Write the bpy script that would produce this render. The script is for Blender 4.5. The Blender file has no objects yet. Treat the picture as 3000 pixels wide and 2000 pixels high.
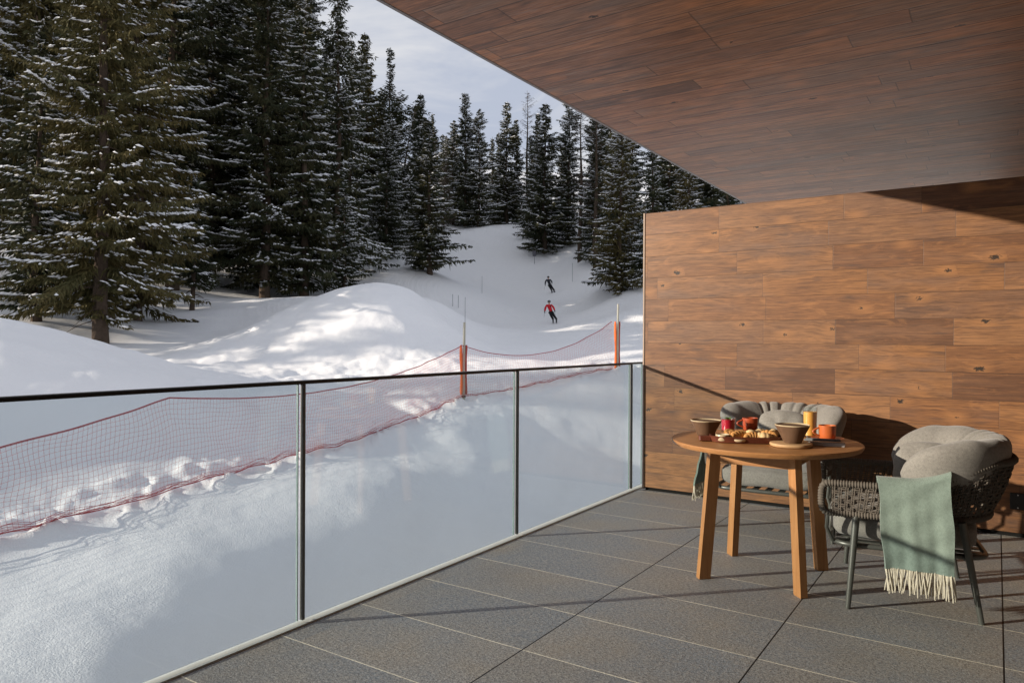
import bpy, math, random
import numpy as np
from mathutils import Vector, Matrix
R = math.radians
PI = math.pi
SC = bpy.context.scene
COL = SC.collection

# ------------------------------------------------------------------ helpers
class MB:
    """collects geometry for ONE mesh object"""
    def __init__(s): s.v = []; s.f = []; s.m = []
    def add(s, vs, fs, mi=0):
        o = len(s.v); s.v.extend([tuple(p) for p in vs])
        for f in fs: s.f.append(tuple(i + o for i in f)); s.m.append(mi)
    def box(s, c, h, rot=None, mi=0, bev=0.0):
        x, y, z = h
        if bev <= 0:
            vs = [Vector((i*x, j*y, k*z)) for i in (-1, 1) for j in (-1, 1) for k in (-1, 1)]
            fs = [(0,1,3,2),(4,6,7,5),(0,4,5,1),(2,3,7,6),(0,2,6,4),(1,5,7,3)]
        else:
            b = min(bev, x*.9, y*.9, z*.9)
            vs = []; idx = {}
            for i in (-1, 1):
                for j in (-1, 1):
                    for k in (-1, 1):
                        for a in range(3):
                            p = [i*(x-b), j*(y-b), k*(z-b)]
                            p[a] = (i*x, j*y, k*z)[a]
                            idx[(i, j, k, a)] = len(vs); vs.append(Vector(p))
            fs = []
            for a in range(3):
                o1, o2 = [q for q in range(3) if q != a]
                for sg in (-1, 1):
                    def key(s1, s2):
                        t = [0, 0, 0]; t[a] = sg; t[o1] = s1; t[o2] = s2
                        return idx[(t[0], t[1], t[2], a)]
                    fs.append((key(-1,-1), key(1,-1), key(1,1), key(-1,1)))
            for a in range(3):
                o1, o2 = [q for q in range(3) if q != a]
                for s1 in (-1, 1):
                    for s2 in (-1, 1):
                        def kk(sa, ax):
                            t = [0, 0, 0]; t[a] = sa; t[o1] = s1; t[o2] = s2
                            return idx[(t[0], t[1], t[2], ax)]
                        fs.append((kk(-1, o1), kk(1, o1), kk(1, o2), kk(-1, o2)))
            for i in (-1, 1):
                for j in (-1, 1):
                    for k in (-1, 1):
                        fs.append(tuple(idx[(i, j, k, a)] for a in range(3)))
        if rot is not None: vs = [rot @ p for p in vs]
        c = Vector(c); s.add([p + c for p in vs], fs, mi)
    def tube(s, pts, r, n=8, closed=False, mi=0, caps=True, squash=None):
        pts = [Vector(p) for p in pts]; N = len(pts)
        rs = r if isinstance(r, (list, tuple)) else [r]*N
        tang = []
        for i in range(N):
            if closed: t = pts[(i+1) % N] - pts[i-1]
            else: t = pts[min(i+1, N-1)] - pts[max(i-1, 0)]
            tang.append(t.normalized() if t.length > 1e-9 else Vector((0, 0, 1)))
        up = Vector((0, 0, 1)) if abs(tang[0].z) < .9 else Vector((1, 0, 0))
        nrm = (up - tang[0]*up.dot(tang[0])).normalized()
        vs = []
        for i in range(N):
            nrm = (nrm - tang[i]*nrm.dot(tang[i]))
            nrm = nrm.normalized() if nrm.length > 1e-9 else tang[i].orthogonal().normalized()
            b = tang[i].cross(nrm)
            for k in range(n):
                a = 2*PI*(k+.5)/n
                q = 1 if squash is None else squash
                vs.append(pts[i] + (nrm*math.cos(a)*q + b*math.sin(a))*rs[i])
        fs = []
        for i in range(N if closed else N-1):
            j = (i+1) % N
            for k in range(n):
                fs.append((i*n+k, i*n+(k+1) % n, j*n+(k+1) % n, j*n+k))
        if caps and not closed:
            fs.append(tuple(range(n-1, -1, -1))); fs.append(tuple((N-1)*n+k for k in range(n)))
        s.add(vs, fs, mi)
    def lathe(s, prof, n=40, c=(0, 0, 0), mi=0, sx=1, sy=1, wob=None):
        c = Vector(c); vs = []; fs = []; M = len(prof)
        for i, (r, z) in enumerate(prof):
            for k in range(n):
                a = 2*PI*k/n
                w = 1 if wob is None else 1 + wob(a, z)
                vs.append(c + Vector((r*w*math.cos(a)*sx, r*w*math.sin(a)*sy, z)))
        for i in range(M-1):
            for k in range(n):
                fs.append((i*n+k, i*n+(k+1) % n, (i+1)*n+(k+1) % n, (i+1)*n+k))
        if prof[0][0] > 1e-6: fs.append(tuple(range(n-1, -1, -1)))
        if prof[-1][0] > 1e-6: fs.append(tuple((M-1)*n+k for k in range(n)))
        s.add(vs, fs, mi)
    def grid(s, P, closed_u=False, closed_v=False, mi=0):
        nu, nv = len(P), len(P[0]); vs = [p for r in P for p in r]; fs = []
        for i in range(nu if closed_u else nu-1):
            for j in range(nv if closed_v else nv-1):
                a, b = (i+1) % nu, (j+1) % nv
                fs.append((i*nv+j, a*nv+j, a*nv+b, i*nv+b))
        s.add(vs, fs, mi)
    def build(s, name, mats, parent=None, smooth=True, angle=40):
        me = bpy.data.meshes.new(name); me.from_pydata(s.v, [], s.f)
        if not isinstance(mats, (list, tuple)): mats = [mats]
        for m in mats: me.materials.append(m)
        if len(mats) > 1: me.polygons.foreach_set('material_index', s.m)
        me.update()
        if smooth:
            me.polygons.foreach_set('use_smooth', [True]*len(me.polygons))
            if angle is not None:
                try: me.set_sharp_from_angle(angle=R(angle))
                except Exception: pass
        o = bpy.data.objects.new(name, me); COL.objects.link(o)
        if parent is not None: o.parent = parent
        return o

def tag(o, label=None, cat=None, group=None, kind=None):
    if label: o['label'] = label
    if cat: o['category'] = cat
    if group: o['group'] = group
    if kind: o['kind'] = kind
    return o
def thing(name, label, cat, loc=(0, 0, 0), rz=0, group=None):
    o = bpy.data.objects.new(name, None); COL.objects.link(o)
    o.empty_display_size = .1
    o.location = loc; o.rotation_euler = (0, 0, rz)
    return tag(o, label, cat, group)
def kids(o): return [c for c in bpy.data.objects if c.parent == o]
def copy_tree(o, parent=None, ch=None):
    c = o.copy(); COL.objects.link(c); c.parent = parent
    for k in (ch if ch is not None else kids(o)): copy_tree(k, c)
    return c
def setorigin(o, loc):
    """move the origin of a top-level mesh object without moving its shape"""
    loc = Vector(loc); o.data.transform(Matrix.Translation(-loc)); o.location = loc

# ---- value noise in numpy
def _h(ix, iy, sd):
    n = (ix.astype(np.int64)*374761393 + iy.astype(np.int64)*668265263 + sd*1442695041) & 0x7fffffff
    n = ((n ^ (n >> 13))*1274126177) & 0x7fffffff
    return ((n ^ (n >> 16)) & 0xffff)/65535.0
def vn(x, y, sd=0):
    x = np.asarray(x, float); y = np.asarray(y, float)
    ix = np.floor(x); iy = np.floor(y); fx = x-ix; fy = y-iy
    fx = fx*fx*fx*(fx*(fx*6-15)+10); fy = fy*fy*fy*(fy*(fy*6-15)+10)
    a = _h(ix, iy, sd); b = _h(ix+1, iy, sd); c = _h(ix, iy+1, sd); d = _h(ix+1, iy+1, sd)
    return (a*(1-fx)+b*fx)*(1-fy)+(c*(1-fx)+d*fx)*fy - .5

# ------------------------------------------------------------------ materials
def newmat(name):
    m = bpy.data.materials.new(name); m.use_nodes = True
    nt = m.node_tree; nt.nodes.clear()
    out = nt.nodes.new('ShaderNodeOutputMaterial')
    return m, nt, out
class NT:
    def __init__(s, nt): s.nt = nt
    def n(s, t, **k):
        nd = s.nt.nodes.new(t)
        for a, b in k.items():
            if hasattr(nd, a): setattr(nd, a, b)
        return nd
    def l(s, a, b): s.nt.links.new(a, b)
    def setin(s, sock, v):
        if hasattr(v, 'links') or isinstance(v, bpy.types.NodeSocket): s.l(v, sock)
        else: sock.default_value = v
    def math(s, op, a, b=None, c=None, clamp=False):
        nd = s.n('ShaderNodeMath', operation=op, use_clamp=clamp)
        for i, v in enumerate((a, b, c)):
            if v is not None: s.setin(nd.inputs[i], v)
        return nd.outputs[0]
    def mix(s, fac, a, b, blend='MIX'):
        nd = s.n('ShaderNodeMix', data_type='RGBA', blend_type=blend)
        s.setin(nd.inputs[0], fac)
        for i, v in ((6, a), (7, b)):
            if isinstance(v, tuple) and len(v) == 3: v = (*v, 1)
            s.setin(nd.inputs[i], v)
        return nd.outputs[2]
    def ramp(s, fac, stops, interp='LINEAR'):
        nd = s.n('ShaderNodeValToRGB'); cr = nd.color_ramp; cr.interpolation = interp
        while len(cr.elements) < len(stops): cr.elements.new(.5)
        for e, (p, c) in zip(cr.elements, stops):
            e.position = p; e.color = (*c, 1) if len(c) == 3 else c
        s.setin(nd.inputs[0], fac); return nd.outputs[0]
    def noise(s, vec, scale, detail=3, rough=.5, dist=0, out=0):
        nd = s.n('ShaderNodeTexNoise'); s.setin(nd.inputs['Vector'], vec)
        nd.inputs['Scale'].default_value = scale; nd.inputs['Detail'].default_value = detail
        nd.inputs['Roughness'].default_value = rough; nd.inputs['Distortion'].default_value = dist
        return nd.outputs[out]
    def comb(s, x, y, z=0.0):
        nd = s.n('ShaderNodeCombineXYZ')
        for i, v in enumerate((x, y, z)): s.setin(nd.inputs[i], v)
        return nd.outputs[0]
    def sep(s, v):
        nd = s.n('ShaderNodeSeparateXYZ'); s.l(v, nd.inputs[0]); return nd.outputs
    def rng(s, v, a, b, c=0.0, d=1.0):
        nd = s.n('ShaderNodeMapRange'); s.setin(nd.inputs[0], v)
        for i, q in enumerate((a, b, c, d)): s.setin(nd.inputs[i+1], q)
        return nd.outputs[0]
    def bump(s, h, strength=.3, dist=.01, nrm=None):
        nd = s.n('ShaderNodeBump'); s.l(h, nd.inputs['Height'])
        nd.inputs['Strength'].default_value = strength; nd.inputs['Distance'].default_value = dist
        if nrm is not None: s.l(nrm, nd.inputs['Normal'])
        return nd.outputs[0]
    def bsdf(s, out, col, rough=.6, spec=.5, metal=0.0, nrm=None, **kw):
        b = s.n('ShaderNodeBsdfPrincipled')
        if isinstance(col, tuple): col = (*col[:3], 1)
        s.setin(b.inputs['Base Color'], col); s.setin(b.inputs['Roughness'], rough)
        b.inputs['Specular IOR Level'].default_value = spec; b.inputs['Metallic'].default_value = metal
        if nrm is not None: s.l(nrm, b.inputs['Normal'])
        for k, v in kw.items(): s.setin(b.inputs[k.replace('_', ' ')], v)
        s.l(b.outputs[0], out.inputs[0]); return b

def simple(name, col, rough=.5, spec=.5, metal=0.0, var=.15, scale=20, bump=0.0, bscale=200, bdist=.002, **kw):
    m, nt, out = newmat(name); t = NT(nt)
    tc = t.n('ShaderNodeTexCoord').outputs['Object']
    nz = t.noise(tc, scale, 4, .6)
    c = t.mix(nz, tuple(max(0, x*(1-var)) for x in col), tuple(min(1, x*(1+var)) for x in col))
    nr = None
    if bump > 0: nr = t.bump(t.noise(tc, bscale, 3, .6), bump, bdist)
    t.bsdf(out, c, rough, spec, metal, nr, **kw)
    return m

def plank_mat(name, along, across, width, off, L, cols, rough=.5, jointdark=.35, grey=-.16, spec=.4, jw=.0022, wear=0.0):
    """wooden boards: along/across are world axes (0,1,2)"""
    m, nt, out = newmat(name); t = NT(nt)
    pos = t.n('ShaderNodeNewGeometry').outputs['Position']
    s = t.sep(pos); a = s[along]; b = s[across]
    bb = t.math('DIVIDE', t.math('ADD', b, off), width)
    row = t.math('FLOOR', bb); fr = t.math('FRACT', bb)
    wn = t.n('ShaderNodeTexWhiteNoise', noise_dimensions='1D'); t.l(row, wn.inputs['W'])
    W = t.math('ADD', t.math('DIVIDE', a, L), t.math('MULTIPLY', wn.outputs[0], 371.3))
    v1 = t.n('ShaderNodeTexVoronoi', voronoi_dimensions='1D', feature='F1'); t.l(W, v1.inputs['W']); v1.inputs['Scale'].default_value = 1
    v1.inputs['Randomness'].default_value = .75
    v2 = t.n('ShaderNodeTexVoronoi', voronoi_dimensions='1D', feature='DISTANCE_TO_EDGE'); t.l(W, v2.inputs['W']); v2.inputs['Scale'].default_value = 1
    v2.inputs['Randomness'].default_value = .75
    pid = t.sep(v1.outputs['Color'])
    px, py, pz = pid[0], pid[1], pid[2]
    ofs = t.math('MULTIPLY', px, 53.0)
    # knots: a few per metre
    kv = t.comb(t.math('ADD', t.math('MULTIPLY', a, 3.2), t.math('MULTIPLY', px, 17.0)), t.math('MULTIPLY', b, 5.6), 0.0)
    vk = t.n('ShaderNodeTexVoronoi', voronoi_dimensions='2D', feature='F1'); t.l(kv, vk.inputs['Vector']); vk.inputs['Scale'].default_value = 1
    kd = vk.outputs['Distance']
    kcs = t.sep(vk.outputs['Color']); kc = kcs[0]; kc2 = kcs[1]
    has = t.math('GREATER_THAN', kc, .62)
    swirl = t.math('MULTIPLY', t.rng(kd, .0, .45, 1.0, 0.0), has)
    # grain
    warp = t.noise(t.comb(t.math('MULTIPLY', a, 1.1), t.math('MULTIPLY', b, 3.0), ofs), 1.6, 2, .5)
    by = t.math('ADD', t.math('MULTIPLY', b, 1.0), t.math('ADD', t.math('MULTIPLY', warp, .022), t.math('MULTIPLY', swirl, .022)))
    gv = t.comb(t.math('MULTIPLY', a, 2.4), t.math('MULTIPLY', by, 30.0), ofs)
    g1 = t.noise(gv, 1.6, 6, .72)
    g2 = t.noise(t.comb(t.math('MULTIPLY', a, 9.0), t.math('MULTIPLY', by, 190.0), ofs), 1.0, 3, .6)
    rings = t.math('SINE', t.math('MULTIPLY', t.noise(t.comb(t.math('MULTIPLY', a, .9), t.math('MULTIPLY', by, 9.0), ofs), 1.0, 1, .4), 75.0))
    blot = t.noise(t.comb(t.math('MULTIPLY', a, 1.3), t.math('MULTIPLY', b, 5.0), t.math('ADD', ofs, 7.0)), 1.5, 3, .55)
    n = len(cols)
    base = t.ramp(t.math('ADD', t.math('MULTIPLY', px, 1.0), t.math('MULTIPLY', t.math('SUBTRACT', blot, .5), .5)), [(i/(n-1), c) for i, c in enumerate(cols)])
    dark = tuple(x*.50 for x in cols[0]); light = tuple(min(1, x*1.25) for x in cols[-1])
    col = t.mix(t.rng(g1, .48, .74, 0, .5), base, dark)
    col = t.mix(t.rng(g1, .46, .26, 0, .32), col, light)
    col = t.mix(t.rng(rings, .0, 1.0, 0, .17), col, dark)
    col = t.mix(t.rng(g2, .48, .64, 0, .55), col, dark)
    st1 = t.noise(t.comb(t.math('MULTIPLY', a, 1.1), t.math('MULTIPLY', b, 75.0), ofs), 1.0, 4, .7)
    st2 = t.noise(t.comb(t.math('MULTIPLY', a, 3.2), t.math('MULTIPLY', b, 24.0), t.math('ADD', ofs, 3.0)), 1.0, 5, .75)
    col = t.mix(t.rng(st1, .50, .68, 0, .20+wear*.8), col, dark)
    col = t.mix(t.rng(st1, .47, .32, 0, .16+wear*.3), col, light)
    col = t.mix(t.rng(st2, .52, .70, 0, .22+wear*.6), col, tuple(x*.62 for x in cols[0]))
    if wear > 0: col = t.mix(t.math('MULTIPLY', t.rng(st2, .46, .32, 0, 1), wear), col, (.36, .27, .22))
    pale = t.noise(t.comb(t.math('MULTIPLY', a, 3.0), t.math('MULTIPLY', b, 9.0), t.math('ADD', ofs, 11.0)), 1.0, 4, .65, 1.5)
    col = t.mix(t.rng(pale, .56, .74, 0, .38), col, tuple(min(1, x*1.35) for x in cols[-1]))
    smu = t.noise(t.comb(t.math('MULTIPLY', a, 2.2), t.math('MULTIPLY', b, 16.0), t.math('ADD', ofs, 19.0)), 1.0, 4, .6)
    col = t.mix(t.rng(smu, .60, .74, 0, .75), col, (.055, .034, .028))
    greyc = (.16, .135, .125)
    col = t.mix(t.math('MULTIPLY', t.rng(blot, .50, .72, 0, 1), .28 + grey), col, greyc)
    halo = t.math('MULTIPLY', t.rng(kd, .05, .30, 1, 0), has)
    col = t.mix(t.math('MULTIPLY', halo, .42), col, light)
    kn = t.math('MULTIPLY', t.rng(t.math('ADD', kd, t.math('MULTIPLY', t.math('SUBTRACT', t.noise(t.comb(t.math('MULTIPLY', a, 60.0), t.math('MULTIPLY', b, 90.0), ofs), 1.0, 3, .7), .5), .30)), t.math('MULTIPLY', kc2, .075), t.math('ADD', t.math('MULTIPLY', kc2, .075), .03), 1, 0), t.math('GREATER_THAN', kc, .84 if wear == 0 else .90))
    col = t.mix(t.math('MULTIPLY', kn, .93), col, (.012, .009, .007))
    # joints
    e = t.math('MULTIPLY', t.math('MINIMUM', fr, t.math('SUBTRACT', 1.0, fr)), width)
    j1 = t.rng(e, jw*.35, jw, 1, 0)
    j2 = t.rng(t.math('MULTIPLY', v2.outputs['Distance'], L), jw*.3, jw*.9, 1, 0)
    j = t.math('MAXIMUM', j1, t.math('MULTIPLY', j2, .8))
    col = t.mix(t.math('MULTIPLY', j, 1-jointdark), col, (.01, .006, .004))
    hgt = t.math('SUBTRACT', t.math('MULTIPLY', g2, .25), t.math('ADD', t.math('MULTIPLY', j, 1.0), t.math('MULTIPLY', kn, .5)))
    nr = t.bump(hgt, .35, .0025)
    rg = t.math('ADD', rough, t.math('MULTIPLY', t.math('SUBTRACT', g1, .5), .25))
    t.bsdf(out, col, rg, spec, 0, nr)
    return m

M = {}
M['wall_wood'] = plank_mat('oiled_oak_boards', 0, 2, .177, -2.095+.177*20, .72,
    [(.115, .052, .026), (.235, .104, .040), (.160, .070, .031), (.270, .122, .044), (.175, .090, .050), (.310, .142, .050)], .52)
M['ceil_wood'] = plank_mat('weathered_ceiling_boards', 0, 1, .177, 0.0, 1.3,
    [(.17, .080, .046), (.46, .195, .088), (.29, .145, .088), (.56, .240, .098), (.29, .170, .112), (.50, .200, .075)], .47, grey=-.08, wear=.45, spec=.34, jw=.006)

def floor_mat():
    m, nt, out = newmat('stone_tiles'); t = NT(nt)
    pos = t.n('ShaderNodeNewGeometry').outputs['Position']; s = t.sep(pos); x, y = s[0], s[1]
    xx = t.math('DIVIDE', t.math('SUBTRACT', x, .935-8*.797), .797); yy = t.math('DIVIDE', t.math('SUBTRACT', y, 1.99-20*.4455), .4455)
    ix, iy = t.math('FLOOR', xx), t.math('FLOOR', yy); fx, fy = t.math('FRACT', xx), t.math('FRACT', yy)
    wn = t.n('ShaderNodeTexWhiteNoise', noise_dimensions='2D'); t.l(t.comb(ix, iy), wn.inputs['Vector'])
    r = t.sep(wn.outputs['Color'])
    ov = t.comb(t.math('ADD', x, t.math('MULTIPLY', r[0], 13)), y, r[1])
    big = t.noise(ov, 1.9, 4, .6); mid = t.noise(ov, 52, 4, .75); fine = t.noise(pos, 150, 2, .7)
    streak = t.noise(t.comb(t.math('MULTIPLY', x, 30), t.math('MULTIPLY', y, 90), 0), 1.0, 3, .7)
    c = t.mix(t.rng(big, .40, .66), (.31, .34, .375), (.42, .375, .315))
    c = t.mix(t.math('MULTIPLY', r[2], .35), c, (.235, .25, .265))
    c = t.mix(t.rng(mid, .48, .66, 0, .62), c, (.50, .47, .42))
    gr = t.noise(t.comb(t.math('MULTIPLY', x, 70), t.math('MULTIPLY', y, 95), 0), 1.0, 2, .8)
    c = t.mix(t.rng(gr, .50, .62, 0, .46), c, (.10, .105, .115))
    c = t.mix(t.rng(gr, .47, .36, 0, .45), c, (.62, .62, .60))
    c = t.mix(t.rng(fine, .50, .62, 0, .60), c, (.10, .095, .09))
    c = t.mix(t.rng(streak, .45, .7, 0, .28), c, (.55, .51, .45))
    st = t.noise(pos, .9, 3, .6)
    c = t.mix(t.rng(st, .5, .8, 0, .35), c, (.21, .19, .165))
    ex = t.math('MULTIPLY', t.math('MINIMUM', fx, t.math('SUBTRACT', 1.0, fx)), .797)
    ey = t.math('MULTIPLY', t.math('MINIMUM', fy, t.math('SUBTRACT', 1.0, fy)), .4455)
    wob = t.math('MULTIPLY', t.math('SUBTRACT', t.noise(pos, 60, 2, .6), .5), .0012)
    jy = t.rng(t.math('ADD', ey, wob), .0028, .0036, 1, 0); jx = t.rng(t.math('ADD', ex, wob), .0024, .0034, 1, 0)
    joint_fade = t.rng(t.noise(pos, 5, 2, .5), .3, .5, .6, 1)  # pale joints fade at random along their length
    c = t.mix(t.math('MULTIPLY', jy, joint_fade), c, (.90, .84, .68))
    jx = t.math('MULTIPLY', jx, t.math('GREATER_THAN', x, .5))
    c = t.mix(jx, c, (.012, .011, .010))
    h = t.math('SUBTRACT', t.math('ADD', t.math('MULTIPLY', mid, .6), t.math('MULTIPLY', fine, .5)), t.math('MULTIPLY', gr, .9))
    h = t.math('SUBTRACT', h, t.math('MULTIPLY', jx, 1.5))
    t.bsdf(out, c, .55, .35, 0, t.bump(h, .8, .0028))
    return m
M['floor'] = floor_mat()

def snow_mat():
    m, nt, out = newmat('snow'); t = NT(nt)
    pos = t.n('ShaderNodeNewGeometry').outputs['Position']
    s = t.sep(pos)
    n1 = t.noise(pos, 16, 4, .65); n2 = t.noise(pos, 55, 2, .6); n0 = t.noise(pos, 1.4, 4, .6)
    # ripples of the groomed and skied run
    q = t.math('ADD', t.math('MULTIPLY', s[0], .83), t.math('MULTIPLY', s[1], .56)); l = t.math('SUBTRACT', t.math('MULTIPLY', s[1], .83), t.math('MULTIPLY', s[0], .56))
    lw_ = t.math('ADD', q, t.math('MULTIPLY', t.math('SINE', t.math('MULTIPLY', l, .33)), 1.2))
    sk = t.noise(t.comb(t.math('MULTIPLY', lw_, 3.2), t.math('MULTIPLY', l, .16), 0), 1.0, 5, .7)
    cr = t.noise(pos, 4.5, 6, .72); cm = t.rng(t.noise(pos, .35, 3, .6), .42, .6, .15, 1.0)
    farm = t.rng(s[1], 18, 34, 0, 1)
    h = t.math('ADD', t.math('MULTIPLY', n1, .30), t.math('MULTIPLY', n2, .40))
    h = t.math('ADD', h, t.math('MULTIPLY', t.math('MULTIPLY', sk, farm), 5.0))
    h = t.math('ADD', h, t.math('MULTIPLY', t.math('MULTIPLY', cr, cm), 1.5))
    c = t.mix(n0, (.83, .83, .845), (.88, .88, .88))
    b = t.bsdf(out, c, .62, .25, 0, t.bump(h, .8, .020))
    return m
M['snow'] = snow_mat()
def treesnow():
    m, nt, out = newmat('snow_on_branches'); t = NT(nt)
    t.bsdf(out, (.84, .85, .88), .8, .1); return m
M['tsnow'] = treesnow()
def needles(name, c1, c2, c3):
    m, nt, out = newmat(name); t = NT(nt)
    tc = t.n('ShaderNodeTexCoord').outputs['Object']; oi = t.n('ShaderNodeObjectInfo').outputs['Random']
    n = t.noise(tc, .55, 3, .6); n2 = t.noise(tc, 7, 2, .6)
    c = t.mix(t.rng(n, .38, .62), c1, c2)
    c = t.mix(t.rng(n2, .52, .75, 0, .6), c, c3)
    c = t.mix(t.math('MULTIPLY', oi, .35), c, c1)
    t.bsdf(out, c, .7, .15); return m
M['needle'] = needles('spruce_needles', (.034, .044, .024), (.070, .066, .030), (.105, .082, .040))
M['needle_warm'] = needles('olive_spruce_needles', (.070, .068, .028), (.125, .098, .036), (.165, .110, .042))
M['needle_brown'] = needles('larch_twigs', (.062, .047, .036), (.085, .062, .045), (.11, .08, .058))
M['bark'] = simple('bark', (.085, .062, .046), .9, .1, var=.45, scale=6, bump=.6, bscale=14, bdist=.05)
M['black'] = simple('black_metal', (.020, .021, .022), .38, .5, .3, var=.1)
M['alu'] = simple('anodised_post', (.13, .135, .13), .4, .5, .4, var=.1)
M['edge'] = simple('glass_edge', (.22, .28, .26), .25, .5, var=.05)
M['channel'] = simple('pale_base_channel', (.68, .72, .68), .45, .4, var=.12, scale=9)
M['fascia'] = simple('grey_metal_edge', (.20, .175, .17), .45, .5, .3, var=.2, scale=3)
M['trim'] = simple('corner_trim', (.34, .25, .19), .5, .4, var=.1)
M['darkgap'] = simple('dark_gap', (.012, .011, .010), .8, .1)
M['concrete'] = simple('concrete', (.30, .30, .29), .85, .2, var=.15, scale=3, bump=.3, bscale=40)
M['facade'] = simple('dark_facade_timber', (.055, .033, .022), .6, .3, var=.3, scale=4)
M['orange_pad'] = simple('orange_padding', (.88, .17, .03), .6, .3, var=.2, scale=8, bump=.3, bscale=30, bdist=.02)
M['maroon_pad'] = simple('shaded_padding', (.33, .05, .035), .7, .3, var=.25, scale=8)  # maroon side of the padding: its shade is put into the colour
M['pole'] = simple('weathered_pole', (.36, .35, .29), .55, .4, var=.2, scale=5)
M['net'] = simple('red_netting', (.60, .15, .14), .7, .2, var=.2)
M['rope'] = simple('dark_red_rope', (.38, .055, .065), .7, .2, var=.2)
M['stake'] = simple('grey_stake', (.22, .22, .24), .6, .3)

def glass_mat():
    m, nt, out = newmat('balustrade_glass'); t = NT(nt)
    tr = t.n('ShaderNodeBsdfTransparent'); tr.inputs[0].default_value = (.885, .922, .934, 1)
    gl = t.n('ShaderNodeBsdfGlossy'); gl.inputs['Roughness'].default_value = .015
    gl.inputs['Color'].default_value = (.9, .95, .97, 1)
    lw = t.n('ShaderNodeLayerWeight'); lw.inputs[0].default_value = .5
    mx = t.n('ShaderNodeMixShader')
    f = t.math('ADD', .04, t.math('MULTIPLY', t.math('POWER', lw.outputs[1], 5.0), .9), clamp=True)
    t.l(f, mx.inputs[0]); t.l(tr.outputs[0], mx.inputs[1]); t.l(gl.outputs[0], mx.inputs[2])
    # milky reflected veil put in as a thin uneven diffuse film
    pos = t.n('ShaderNodeNewGeometry').outputs['Position']
    d = t.n('ShaderNodeBsdfDiffuse'); d.inputs[0].default_value = (.62, .68, .70, 1)
    nz = t.rng(t.noise(pos, 2.2, 4, .6), .35, .75, .006, .035)
    mx2 = t.n('ShaderNodeMixShader'); t.l(nz, mx2.inputs[0]); t.l(mx.outputs[0], mx2.inputs[1]); t.l(d.outputs[0], mx2.inputs[2])
    t.l(mx2.outputs[0], out.inputs[0]); return m
M['glass'] = glass_mat()
def clear_mat(name, tint=(.95, .97, .97), gloss=1.0):
    m, nt, out = newmat(name); t = NT(nt)
    tr = t.n('ShaderNodeBsdfTransparent'); tr.inputs[0].default_value = (*tint, 1)
    gl = t.n('ShaderNodeBsdfGlossy'); gl.inputs['Roughness'].default_value = .05
    lw = t.n('ShaderNodeLayerWeight'); lw.inputs[0].default_value = .5
    mx = t.n('ShaderNodeMixShader'); t.l(t.math('ADD', .04, t.math('MULTIPLY', t.math('POWER', lw.outputs[1], 4.0), .9*gloss), clamp=True), mx.inputs[0]); t.l(tr.outputs[0], mx.inputs[1]); t.l(gl.outputs[0], mx.inputs[2])
    t.l(mx.outputs[0], out.inputs[0]); return m
M['tumbler'] = clear_mat('tumbler_glass')

def grain_mat(name, c1, c2, rough=.4, ax=0):
    m, nt, out = newmat(name); t = NT(nt)
    tc = t.n('ShaderNodeTexCoord').outputs['Object']; s = t.sep(tc)
    k = [70, 70, 70]; k[ax] = 4
    v = t.comb(*[t.math('MULTIPLY', s[i], k[i]) for i in range(3)])
    g = t.noise(v, 1, 4, .6); b = t.noise(tc, 5, 2, .5)
    c = t.mix(t.rng(g, .3, .7), c1, c2); c = t.mix(t.rng(b, .3, .7, 0, .3), c, tuple(x*.7 for x in c1))
    t.bsdf(out, c, rough, .4, 0, t.bump(g, .12, .001)); return m
M['teak'] = grain_mat('teak', (.34, .150, .052), (.47, .235, .090), .42, 0)
M['teak_leg'] = grain_mat('teak_leg', (.34, .150, .052), (.47, .235, .090), .42, 2)
def fabric(name, c1, c2, scale=420, rough=.92, bump=.5, stripe=None):
    m, nt, out = newmat(name); t = NT(nt)
    tc = t.n('ShaderNodeTexCoord').outputs['Object']
    n = t.noise(tc, scale, 3, .7); big = t.noise(tc, 9, 3, .6); n3 = t.noise(tc, scale*.3, 2, .6)
    c = t.mix(t.rng(n, .35, .65), c1, c2); c = t.mix(t.rng(big, .35, .7, 0, .25), c, tuple(x*.75 for x in c1))
    c = t.mix(t.rng(n3, .45, .7, 0, .5), c, tuple(x*.72 for x in c1))
    h = n
    if stripe:
        s = t.sep(tc)
        w = t.math('ADD', s[2], t.math('MULTIPLY', t.math('PINGPONG', t.math('ADD', s[1], s[0]), .006), 1.0))
        h2 = t.math('SINE', t.math('MULTIPLY', w, 2*PI/.0055))
        c = t.mix(t.rng(h2, -.2, 1, 0, .38), c, stripe)
        h = t.math('ADD', n, h2)
    b = t.bsdf(out, c, rough, .1, 0, t.bump(h, bump, .0015))
    b.inputs['Sheen Weight'].default_value = .25
    return m
M['cushion'] = fabric('grey_upholstery', (.205, .195, .175), (.30, .285, .255), 260)
M['throw'] = fabric('sage_wool', (.165, .230, .195), (.25, .320, .272), 300, stripe=(.38, .44, .39))
M['fringe'] = fabric('cream_fringe', (.60, .54, .42), (.74, .68, .55), 300)
M['weave'] = simple('taupe_rope', (.115, .100, .083), .8, .2, var=.25, scale=60, bump=.8, bscale=500, bdist=.002)
M['rimrope'] = None
def rimrope():
    m, nt, out = newmat('wrapped_rope'); t = NT(nt)
    tc = t.n('ShaderNodeTexCoord').outputs['Object']
    n = t.noise(tc, 200, 3, .6)
    c = t.mix(n, (.085, .075, .063), (.14, .122, .10)); t.bsdf(out, c, .8, .2, 0, t.bump(n, .5, .002)); return m
M['rimrope'] = rimrope()
M['chairmetal'] = simple('taupe_coated_metal', (.115, .118, .105), .38, .5, .45, var=.1)
M['stoneware'] = simple('dark_stoneware', (.125, .070, .040), .6, .4, var=.3, scale=30, bump=.3, bscale=80)
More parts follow.
